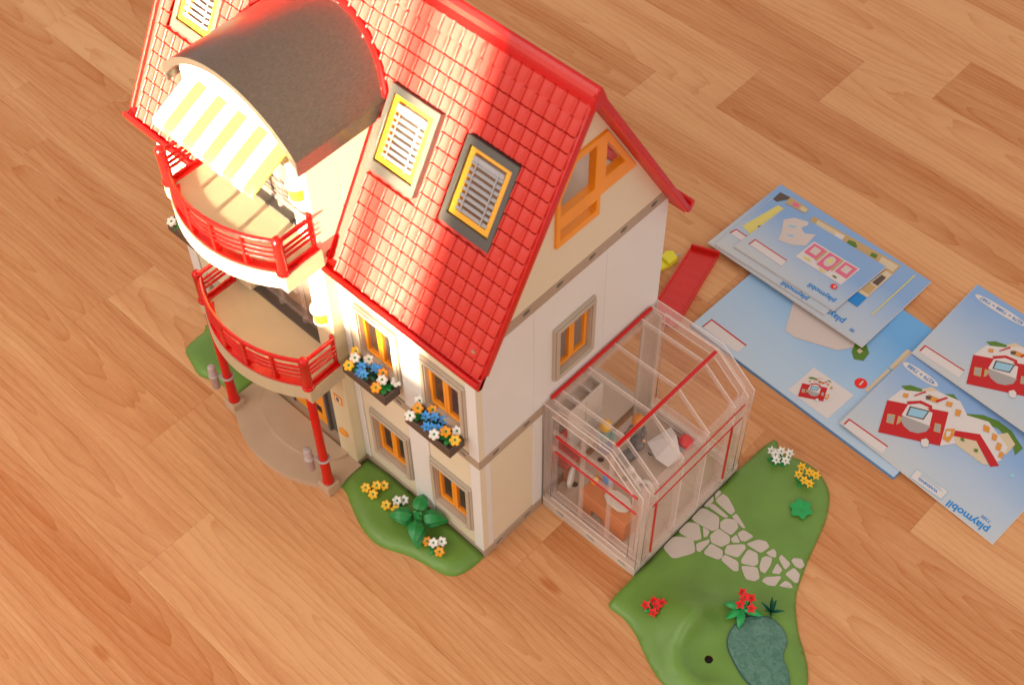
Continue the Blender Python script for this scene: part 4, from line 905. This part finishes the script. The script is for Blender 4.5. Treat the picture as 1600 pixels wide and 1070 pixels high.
MB().add([(-1.5,-.9,.75),(-1.0,1.6,.75),(.1,.9,1.35),(1.5,-.2,.8),(1.2,-1.5,.6),(.1,-1.7,.9)], [(0,5,2,1),(5,4,3,2)]).add([(-1.5,-.9,.72),(-1.0,1.6,.72),(.1,.9,1.32),(1.5,-.2,.77),(1.2,-1.5,.57),(.1,-1.7,.87)], [(0,1,2,5),(5,2,3,4)]).build('sheet', 'paper_white', t, local=True, smooth=False)
MB().box(-1.0,1.2,-1.2,.8,0,.55).build('card_below', 'print_grey', t, local=True)
t = thing('red_figure_pieces', 'red toy jacket with black boots lying by the far conservatory corner', 'toy part', (5.2,18.3,.67))
MB().lathe((0,0,0), [(.55,0),(.7,.3),(.6,.8),(.25,1.05)], 12).build('jacket', 'petal_red', t, local=True)
MB().tube([(.2,-.6,.2),(.5,-1.25,.25)], [.28,.2], 8).build('sleeve', 'petal_red', t, local=True)
MB().lathe((-.85,-.35,0), [(.35,0),(.42,.3),(.3,.6)], 10).lathe((-.65,-.95,0), [(.3,0),(.36,.25),(.25,.5)], 10).build('boot', 'toy_black', t, local=True)
for nm, lb, x, y, r in (('white_bobbin','small white bobbin beside the dark spotted toy',3.6,13.3,.34),('white_bobbin','second white bobbin nearest the front pane',4.6,12.9,.36)):
    t = thing(nm, lb, 'toy part', (x,y,.67)); MB().lathe((0,0,0), [(r*.6,0),(r,.1),(r,.5),(r*.5,.75),(.05,.8)], 14).build('bobbin', 'lamp_white', t, local=True)
t = thing('curved_tube', 'curved white toy handle with a black band near the conservatory door', 'toy part', (5.6,12.6,.67))
MB().tube([(-.9+1.8*k/12, .5*math.sin(math.pi*k/12), .3+.5*math.sin(math.pi*k/12)) for k in range(13)], .22, 8).build('tube', 'lamp_white', t, local=True)
MB().tube([(-.65,.25,.45),(-.35,.4,.62)], .27, 10).build('band', 'toy_black', t, local=True)
tb = thing('toy_desk', 'orange-brown toy desk right behind the front conservatory panes', 'toy desk', (5.0,9.0,.67))
MB().box(-2.3,2.4,-1.0,1.0,2.3,2.7).box(-2.2,-1.2,-.9,.9,0,2.3).box(1.2,2.3,-.9,.9,0,2.3).box(-1.2,1.2,.6,.9,.6,2.3).prism([(-2.2,0),(-1.1,0),(-1.1,.9),(.1,.9),(.1,0),(2.3,0),(2.3,2.3),(-2.2,2.3)], -.98, -.8, 'y').build('desk_body', 'wood_orange', tb, local=True, bev=.05)
for z in (.3,1.3): MB().box(1.3,2.2,-1.0,-.91,z,z+.85).build('drawer_front', 'wood_orange', tb, local=True, bev=.04)
t = thing('white_tray', 'white rounded tray lying on the orange-brown desk', 'tray', (5.6,9.2,3.38))
MB().prism(chaikin(rect(-1.15,1.15,-.7,.7),1), 0, .3, 'z').build('tray', 'tray_cream', t, local=True, bev=.06, fixn=True)
t = thing('blue_book', 'small blue book standing at the back of the desk', 'toy book', (3.9,9.9,3.38))
MB().box(-.4,.4,-.12,.12,0,.9).build('cover', 'toy_teal' if False else 'petal_blue', t, local=True, bev=.02)
t = thing('small_toy', 'tiny yellow and orange toy on the left end of the desk', 'toy', (3.1,9.3,3.38))
MB().lathe((0,0,0), [(.2,0),(.32,.15),(.25,.45),(.12,.6)], 10).build('body', 'petal_orange', t, local=True); MB().lathe((.15,.0,.55), [(.1,0),(.2,.15),(.1,.35)], 10).build('head', 'petal_yellow', t, local=True)
t = thing('red_chair', 'red padded toy chair with orange-brown seat rail inside the gable passage', 'toy chair', (-.5,9.9,.67))
MB().box(-.9,.9,-.9,.9,1.6,2.1).build('seat', 'cushion_red', t, local=True, bev=.1); MB().box(-.9,-.55,-.9,.9,2.1,4.2).build('backrest', 'cushion_red', t, local=True, bev=.1)
for x in (-.75,.75):
    for y in (-.75,.75): MB().box(x-.12,x+.12,y-.12,y+.12,0,1.6).build('leg', 'wood_orange', t, local=True)
t = thing('white_ring', 'white toy ring leaning on the red chair behind the front panes', 'toy part', (.75,9.2,.67))
MB().tube([(0, .75*math.cos(a), 1.0+.75*math.sin(a)) for a in [2*math.pi*k/20 for k in range(20)]], .2, 8, True).xf(Matrix.Rotation(.5,4,'Z')).build('ring', 'lamp_white', t, local=True)

# ------------------------------------------------------------------ slide and small toys behind the house
t = thing('red_slide', 'long red plastic slide lying on the floor behind the house', 'slide', (-6,33,0))
def bil(c, u, v): a = Vector(c[0]).lerp(Vector(c[1]), u); b = Vector(c[3]).lerp(Vector(c[2]), u); return a.lerp(b, v)
sc4 = [(-8.07,35.61),(-5.59,36.65),(-3.2,27.5),(-5.85,26.6)]
mb = MB(); vs = []; fs = []; ns = 24
for i in range(ns+1):
    v = i/ns; st = .07*(1 if int(v*16) % 2 else 0)
    for u, z in ((0,.4),(.05,.4),(.07,.25+st),(.93,.25+st),(.95,.4),(1,.4)):
        p = bil(sc4, u, v); vs.append((p.x,p.y,z))
for i in range(ns):
    for j in range(5): fs.append((i*6+j,i*6+j+1,(i+1)*6+j+1,(i+1)*6+j))
N0 = len(vs); vs += [(x,y,.0) for x,y,z in vs]
per = [i*6 for i in range(ns+1)]+[ns*6+j for j in range(1,6)]+[i*6+5 for i in range(ns-1,-1,-1)]+[4,3,2,1]
fs += [(per[i],per[(i+1)%len(per)],N0+per[(i+1)%len(per)],N0+per[i]) for i in range(len(per))]
mb.add(vs, fs).build('slide_bed', 'slide_red', t, fixn=True, ang=25)
e0, e1 = Vector((-8.07,35.61)), Vector((-5.59,36.65)); dn = Vector((.42,-.95))*.22
MB().prism([tuple(e0),tuple(e0+dn),tuple(e1+dn),tuple(e1)], 0, .8, 'z').build('end_lip', 'slide_red', t, bev=.05, fixn=True)
t = thing('yellow_toy_piece', 'bright yellow toy piece with a dark tip lying behind the house corner', 'toy part', (-8.6,32.6,0))
MB().prism([(-10.2,30.9),(-8.4,31.2),(-8.05,32.5),(-8.35,32.75),(-9.2,32.9),(-10.4,32.4)], 0, .55, 'z').build('body', 'toy_yellow', t, bev=.08, fixn=True)
MB().prism([(-9.25,32.5),(-8.05,32.3),(-7.95,33.5),(-8.75,33.85),(-9.25,33.4)], .02, .8, 'z').build('nose_block', 'toy_yellow', t, bev=.1, fixn=True)
MB().tube([(-8.35,33.6,.4),(-8.2,34.2,.4)], [.16,.1], 8).build('tip', 'lantern_grey', t)

# ------------------------------------------------------------------ leaflets
def leaflet(name, label, corners, plane, thick, mat, uvdir=None, edge=None):
    """corners: TL, TR, BR, BL seen from the viewer; plane: z of the underside as a function"""
    cx = sum(c[0] for c in corners)/4; cy = sum(c[1] for c in corners)/4
    t = thing(name, label, 'leaflet', (cx,cy,0), 'printed leaflets on the floor')
    npg = 3
    for k in range(npg):
        zo = thick*k/npg; g = .05*(npg-1-k)
        mb = MB(); P4 = [(c[0]+(g if c[0] < cx else -g)*(-.6), c[1]+(-g*.8 if c[1] < cy else g*.3)*(1)) for c in corners]
        top = [(x,y,plane(x,y)+zo+thick/npg-.008) for x,y in P4]; bot = [(x,y,plane(x,y)+zo) for x,y in P4]
        mb.add(bot+top, [(0,1,2,3),(7,6,5,4)]+[(i,4+i,4+(i+1)%4,(i+1)%4) for i in range(4)])
        o = mb.build('page', mat if k == npg-1 else (edge or 'paper_white'), t, smooth=False, fixn=True)
        me = o.data; uvl = me.uv_layers.new(name='UVMap')
        c0 = Vector(corners[3]); ux = Vector(corners[2])-c0; uy = Vector(corners[0])-c0
        for lp in me.loops:
            w_ = me.vertices[lp.vertex_index].co/U+Vector((cx,cy,0)); q = Vector((w_.x,w_.y))-c0
            uvl.data[lp.index].uv = (q.dot(ux)/ux.length_squared, q.dot(uy)/uy.length_squared)
    t['_z'] = 0; del t['_z']
    LAY = [0]
    def pr(polys, layer=1, name='printed_picture'):
        if len(polys) < 20:
            for i, q in enumerate(polys): pr1([q], layer+i*.35, 'printed_shape')
            return
        return pr1(polys, layer, name)
    def pr1(polys, layer, name):
        """polys: list of (material, polygon); all of one picture in one mesh, thin as ink"""
        mats = []; mb = MB()
        for i, (mm, p) in enumerate(polys):
            if mm not in mats: mats.append(mm)
            mb.cur = mats.index(mm)
            ar = sum(p[j][0]*p[(j+1)%len(p)][1]-p[(j+1)%len(p)][0]*p[j][1] for j in range(len(p)))
            if ar < 0: p = list(reversed(p))
            tr = tessellate_polygon([[Vector((a,b,0)) for a,b in p]])
            def sg(q): (a,b),(c,d),(e,f) = (p[z] for z in q); return (c-a)*(f-b)-(d-b)*(e-a)
            mb.add([(x,y,plane(x,y)+thick+.006*(layer+i*.35)) for x,y in p], [q if sg(q) > 0 else (q[0],q[2],q[1]) for q in tr])
        return mb.build(name, mats, t, smooth=False)
    def tx(body, size, x, y, mat, off=0, layer=1, rot=math.pi):
        M = Matrix.Translation((x,y,plane(x,y)+thick+.006*layer)) @ Matrix.Rotation(rot,4,'Z')
        o = text_mesh(body, size, mat, t, M, off)
        # follow the tilt of the sheet
        ox = origin_of(t)/U
        for v in o.data.vertices:
            X, Y = v.co.x/U+ox.x, v.co.y/U+ox.y; v.co.z = (plane(X,Y)+thick+.006*layer)*U
        return o
    return t, pr, tx
def pill_poly(x0, x1, y0, y1): return chaikin(rect(x0,x1,y0,y1),2)
# A: large open booklet at the bottom
pa = lambda x, y: .004
A, prA, txA = leaflet('leaflet', 'large pale blue open booklet lying under the other leaflets', [(-1.9,43.1),(20.0,42.2),(19.4,27.65),(-2.42,28.62)], pa, .28, 'print_sky_deep', edge='print_edge')
prA([('print_white',[(8.19,32.15),(12.37,32.09),(12.15,28.6),(7.97,28.75)]),('print_white',[(-1.6,29.1),(-1.5,30.2),(2.5,30.0),(2.4,28.95)]),('print_red',[(-1.5,30.2),(-1.5,30.35),(2.55,30.15),(2.5,30.0)]),('print_red',[(-1.6,29.1),(-1.5,30.25),(-1.38,30.25),(-1.48,29.1)])])
s_ = lambda p: (8.45+(p[0]-14.79)*.42, 29.2+(p[1]-31.2)*.42)
def house_art(f, wing=True):
    R0 = [('print_green',[(14.81,35.41),(15.35,36.04),(16.28,36.37),(16.52,36.0),(15.44,35.32)]),('print_green',[(17.91,37.21),(18.5,37.76),(19.23,37.5),(18.19,36.93)]),('print_cream',[(16.28,36.37),(16.74,37.12),(17.74,37.18),(18.1,36.19),(17.0,35.7)]),
     ('print_white',[(15.03,35.08),(16.3,36.0),(17.34,37.08),(19.29,37.55),(20.55,36.74),(21.3,35.6),(21.3,33.7),(20.5,32.65),(19.2,35.94),(14.79,33.39)])]
    if wing: R0 += [('print_green',[(20.39,36.85),(21.44,37.69),(22.68,38.06),(24.0,37.99),(25.59,37.16),(25.47,36.16),(24.6,37.0),(23.09,37.4),(21.51,36.98),(20.7,36.36)]),('print_cream',[(23.33,36.85),(23.87,37.61),(24.93,37.05),(24.9,35.6),(24.4,35.7)]),('print_white',[(20.4,36.7),(22.15,37.44),(24.62,36.39),(24.9,34.86),(24.7,34.6),(22.29,35.89),(20.46,34.71),(20.3,35.5)]),('print_cream',[(20.77,34.23),(22.42,35.11),(24.41,33.81),(24.02,33.57),(21.41,33.67)]),('print_red',[(20.6,34.79),(22.29,35.89),(25.06,34.36),(24.59,33.8),(22.42,35.11),(20.77,34.23)])]
    R0 += [('print_white',[(19.2,35.94),(21.3,33.7),(20.5,32.65)]),('print_red',[(14.79,33.39),(19.2,35.94),(20.5,32.65),(16.03,30.23)]),('print_white',[(16.5,32.98),(16.3,34.3),(17.2,35.1),(18.27,34.93),(18.85,33.56),(18.77,32.89),(18.0,33.3)]),('print_grey',[(16.6,32.98),(17.77,33.36),(18.88,33.7),(18.9,33.0),(18.5,32.4),(17.9,32.1),(17.24,32.2),(16.75,32.5)]),('print_dark',[(16.5,34.2),(17.98,34.95),(18.1,33.83),(16.78,33.18)]),('print_paleblue',[(16.66,34.13),(17.9,34.78),(17.98,33.92),(16.86,33.32)]),('print_red',[(16.05,34.4),(16.87,35.3),(17.85,35.5),(18.2,34.96),(18.0,34.85),(17.75,35.2),(16.95,35.0),(16.3,34.2)])]
    R0 += [('print_tan',[(15.58,32.28),(16.11,32.63),(16.53,31.72),(15.98,31.47)]),('print_tan',[(16.34,32.71),(16.7,32.85),(16.85,32.2),(16.72,31.86)]),('print_tan',[(18.96,34.24),(19.42,34.46),(19.83,33.68),(19.32,33.46)]),('print_grey',[(15.72,32.2),(16.05,32.42),(16.38,31.78),(16.02,31.62)]),('print_grey',[(19.05,34.18),(19.36,34.32),(19.68,33.74),(19.36,33.6)]),('print_orange',[(19.94,34.36),(20.5,34.9),(20.77,34.2),(20.84,33.4),(20.3,33.3)]),('print_white',[(20.1,34.2),(20.4,34.45),(20.55,34.0),(20.4,33.7)])]
    R0 += [('print_orange',[(15.4,34.9),(15.75,35.15),(15.9,34.75),(15.55,34.55)]),('print_orange',[(17.0,36.25),(17.9,36.5),(18.05,36.05),(17.2,35.75)]),('print_dark',[(16.9,36.0),(17.3,36.3),(17.4,35.9),(17.1,35.7)]),('print_orange',[(18.5,36.75),(18.95,36.95),(19.1,36.5),(18.65,36.3)]),('print_orange',[(19.5,36.6),(19.9,36.8),(20.1,36.2),(19.75,36.0)]),('print_red',[(16.15,35.3),(16.25,35.3),(16.75,36.3),(16.6,36.35)]),('print_red',[(17.75,36.1),(17.95,36.05),(18.4,37.05),(18.25,37.1)])]
    if wing: R0 += [('print_orange',[(22.0,36.9),(22.5,37.0),(22.75,36.5),(22.3,36.35)]),('print_orange',[(23.0,36.7),(23.4,36.75),(23.6,36.2),(23.25,36.1)]),('print_orange',[(23.75,36.2),(24.15,36.25),(24.35,35.6),(24.0,35.5)]),('print_orange',[(24.4,35.6),(24.7,35.65),(24.85,35.1),(24.55,35.0)]),('print_green',[(21.3,34.4),(21.5,34.6),(21.75,34.4),(21.5,34.25)]),('print_green',[(22.7,34.3),(22.95,34.5),(23.1,34.2),(22.85,34.1)])]
    R0 += [('print_white',[(19.05,32.05),(19.3,32.45),(19.6,32.35),(19.85,31.85),(19.6,31.6),(19.3,31.65)])]
    return [(mm, [f(q) for q in p]) for mm, p in R0]
prA(house_art(s_, False), 3)
prA([('print_dot',[(12.1+.55*math.cos(a),33.5+.55*math.sin(a)) for a in [2*math.pi*k/16 for k in range(16)]]),('print_cream',[(12.75,33.1),(12.9,36.3),(13.2,36.3),(13.05,33.1)]),('print_cream',[(12.9,36.5),(12.95,39.2),(13.5,39.2),(13.3,36.5)]),('print_pale',[(2.6,36.8),(5.0,37.2),(9.2,37.0),(9.6,36.4),(8.6,35.0),(5.0,33.6),(4.0,33.7)]),('print_green',[(9.2,36.9),(10.1,37.2),(10.8,36.6),(10.9,35.6),(10.2,35.2),(9.6,35.7)]),('print_cream',[(9.9,36.5),(10.3,36.4),(10.2,36.0),(9.85,36.1)])], 2)
txA('1', .8, 12.32, 33.8, 'print_white', .02, 6)
# B: lower right leaflet with the house and the wing
pb = lambda x, y: .30+(19.4-x)*.030
B, prB, txB = leaflet('leaflet', 'leaflet showing the red roofed house with a long side wing, frontmost on the right', [(13.58,39.42),(28.95,38.5),(28.49,27.95),(13.2,28.89)], pb, .09, 'print_sky')
ident = lambda p: p
prB(house_art(ident), 1)
prB([('print_white',pill_poly(13.6,17.05,37.15,37.95)),('print_white',[(13.61,28.75),(13.65,29.55),(17.4,29.55),(17.5,28.75)]),('print_red',[(13.62,29.55),(13.62,29.68),(17.42,29.68),(17.42,29.55)]),('print_red',[(13.5,28.95),(13.52,29.68),(13.65,29.68),(13.63,28.95)]),('print_paleblue',[(20.35,28.42),(20.35,29.5),(23.4,29.5),(23.4,28.42)]),('print_paleblue',[(26.32+.25*math.cos(a),34.33+.25*math.sin(a)) for a in [k*.6 for k in range(10)]])], 1)
prB([('print_sky_card' if 'print_sky_card' in MT else 'print_grey_card' if 'print_grey_card' in MT else 'print_pagetone',[(20.41,28.48),(20.41,29.44),(23.34,29.44),(23.34,28.48)])] if 'print_pagetone' in MT else [('print_white',[(20.41,28.48),(20.41,29.44),(23.34,29.44),(23.34,28.48)])], 4)
txB('playmobil', .98, 27.62, 28.9, 'print_blue', .022, 2)
txB('7388', .42, 27.35, 29.55, 'print_blue', .0, 2)
txB('WARNING:', .36, 22.75, 28.95, 'print_blue', .012, 6)
for i in range(3): prB([('print_paleblue',[(20.9,29.1+.11*i),(20.9,29.14+.11*i),(23.1-.2*i,29.14+.11*i),(23.1-.2*i,29.1+.11*i)])], 6)
txB('4279 + 7388', .52, 16.72, 37.74, 'print_blue', .008, 4)
# C: upper right leaflet
pcz = lambda x, y: .02+(49.6-y)*.058
Cc, prC, txC = leaflet('leaflet', 'leaflet with a long number strip, house picture cut by the right picture edge', [(13.48,49.66),(29.0,49.0),(29.3,38.1),(13.6,38.86)], pcz, .09, 'print_sky')
fC = lambda p: (p[0]+2.72, p[1]+8.95)
prC(house_art(fC, False), 1)
prC([('print_white',pill_poly(14.0,19.1,48.0,48.85)),('print_white',[(14.05,39.3),(14.05,40.2),(17.9,40.2),(17.95,39.3)]),('print_red',[(14.0,40.2),(14.0,40.33),(17.9,40.33),(17.9,40.2)]),('print_red',[(13.9,39.45),(13.92,40.33),(14.05,40.33),(14.03,39.45)])], 1)
txC('4279 + 7388 + 7387', .52, 18.8, 48.62, 'print_blue', .008, 4)
# D: stack of three leaflets
def pd(k): return lambda x, y: .30+(42.5-y)*.055+.13*k
DS, prD, txD = leaflet('leaflet', 'lowest and widest leaflet of the stack on the left, with an orange photo strip', [(-6.76,47.55),(10.24,47.09),(10.05,36.49),(-7.04,36.78)], pd(0), .10, 'print_sky')
prD([('print_tan',[(-2.09,46.3),(7.25,46.81),(7.3,44.6),(-1.9,44.4)]),('print_cream',[(-1.5,46.15),(1.5,46.3),(1.6,45.5),(-1.3,45.3)]),('print_green',[(2.0,46.1),(2.6,46.3),(3.1,45.9),(2.7,45.3),(2.1,45.4)]),('print_white',[(.6,46.0),(1.4,46.2),(1.6,45.5),(.9,45.4)]),('print_green',[(4.4,46.3),(5.0,46.4),(5.1,45.9),(4.5,45.8)]),('print_cream',[(5.4,46.5),(7.1,46.6),(7.1,45.6),(5.5,45.6)]),
 ('print_dark',[(-6.18,46.63),(-5.1,46.75),(-5.1,46.35),(-6.1,44.67)]),('print_tan',[(-5.1,46.8),(-2.9,46.75),(-2.88,46.0),(-5.0,45.8)]),('print_pink',[(-4.5,46.5),(-3.9,46.6),(-3.8,46.1),(-4.4,46.0)]),('print_cream',[(-3.6,46.6),(-2.95,46.6),(-2.95,46.1),(-3.6,46.1)]),
 ('print_yellow',[(8.6,39.96),(8.72,39.96),(8.86,46.7),(8.74,46.7)]),('print_white',[(-6.3,37.4),(-6.2,38.2),(-2.4,38.1),(-2.4,37.3)]),('print_red',[(-6.3,37.4),(-6.2,38.2),(-6.08,38.2),(-6.18,37.4)]),('print_edge',[(8.2,37.2),(8.2,37.5),(8.6,37.5),(8.6,37.2)]),
 ('print_blue',[(6.0,39.9),(6.1,41.35),(7.2,41.35),(7.2,39.9)]),('print_cream',[(6.2,41.4),(6.56,45.3),(7.3,45.3),(7.2,41.4)]),('print_dark',[(6.5,43.2),(6.6,44.6),(7.1,44.6),(7.1,43.2)]),('print_tan',[(6.3,41.8),(6.4,43.0),(7.1,43.0),(7.1,41.8)])], 1)
txD('playmobil', .98, 7.35, 37.9, 'print_blue', .022, 3)
D2, prD2, txD2 = leaflet('leaflet', 'middle leaflet of the stack on the left, showing a yellow card', [(-6.2,45.3),(6.0,45.0),(5.6,37.1),(-6.4,36.95)], pd(1), .10, 'print_sky')
prD2([('print_yellow',[(-6.02,40.51),(-5.25,45.0),(-4.3,45.0),(-4.6,40.1)]),('print_dark',[(-5.0,41.5),(-4.7,41.9),(-4.6,41.2)]),('print_white',[(-6.35,39.0),(-6.2,39.7),(-3.0,39.6),(-3.0,38.9)]),('print_red',[(-6.35,39.0),(-6.2,39.75),(-6.08,39.75),(-6.2,39.0)]),('print_red',[(-6.2,39.7),(-6.2,39.82),(-3.0,39.72),(-3.0,39.6)])], 1)
txD2('playmobil', .75, 3.6, 37.65, 'print_blue', .018, 3)
D3, prD3, txD3 = leaflet('leaflet', 'topmost leaflet of the stack on the left, showing a pink floor plan', [(-4.51,45.3),(6.4,45.51),(5.96,37.95),(-4.92,37.85)], pd(2), .10, 'print_sky')
prD3([('print_pale',[(-3.71,43.72),(-3.12,44.67),(-1.89,45.1),(-1.66,44.8),(-1.91,44.03),(-1.28,43.67),(-.46,44.29),(-.3,42.46),(-1.28,41.69),(-2.55,41.31),(-2.99,42.5)]),('print_paleblue',[(-2.9,43.6),(-2.3,43.9),(-2.3,43.6),(-2.9,43.3)]),('print_paleblue',[(-2.3,42.6),(-1.8,42.8),(-1.8,42.5),(-2.3,42.3)]),
 ('print_white',[(-.05,43.45),(4.91,43.6),(4.75,40.81),(-.18,40.75)]),('print_white',[(-4.15,39.0),(-4.07,39.78),(-.45,39.72),(-.37,38.9)]),('print_red',[(-4.07,39.78),(-4.07,39.9),(-.45,39.84),(-.45,39.72)]),('print_red',[(-4.18,39.0),(-4.1,39.85),(-3.98,39.85),(-4.06,39.0)])], 1)
prD3([('print_pink',[(.1,43.3),(1.4,43.32),(1.35,41.7),(.05,41.7)]),('print_pink',[(1.75,43.35),(3.05,43.38),(3.0,41.3),(1.7,41.3)]),('print_pink',[(3.45,43.4),(4.75,43.45),(4.7,41.75),(3.4,41.75)]),('print_pale',[(.35,43.0),(1.1,43.0),(1.1,42.1),(.35,42.1)]),('print_pale',chaikin([(2.0,43.1),(2.85,43.1),(2.8,41.7),(2.0,41.7)],2)),('print_yellow',chaikin([(2.25,42.8),(2.6,42.8),(2.6,42.2),(2.25,42.2)],1)),('print_pale',[(3.7,43.1),(4.4,43.1),(4.4,42.2),(3.7,42.2)]),('print_tan',[(1.4,43.3),(1.6,43.3),(1.55,41.6),(1.35,41.6)]),('print_tan',[(3.1,43.4),(3.3,43.4),(3.25,41.6),(3.05,41.6)]),('print_yellow',[(.4,41.4),(1.1,41.4),(1.1,41.15),(.4,41.15)]),('print_yellow',[(2.2,41.15),(2.9,41.15),(2.9,40.95),(2.2,40.95)]),('print_green',[(3.6,41.3),(4.0,41.3),(4.0,41.1),(3.6,41.1)]),('print_dot',[(4.43+.32*math.cos(a),40.2+.32*math.sin(a)) for a in [2*math.pi*k/14 for k in range(14)]])], 4)
txD3('playmobil', .75, 5.5, 39.05, 'print_blue', .018, 3)
txD3('0', .45, 4.6, 40.37, 'print_white', .01, 10)
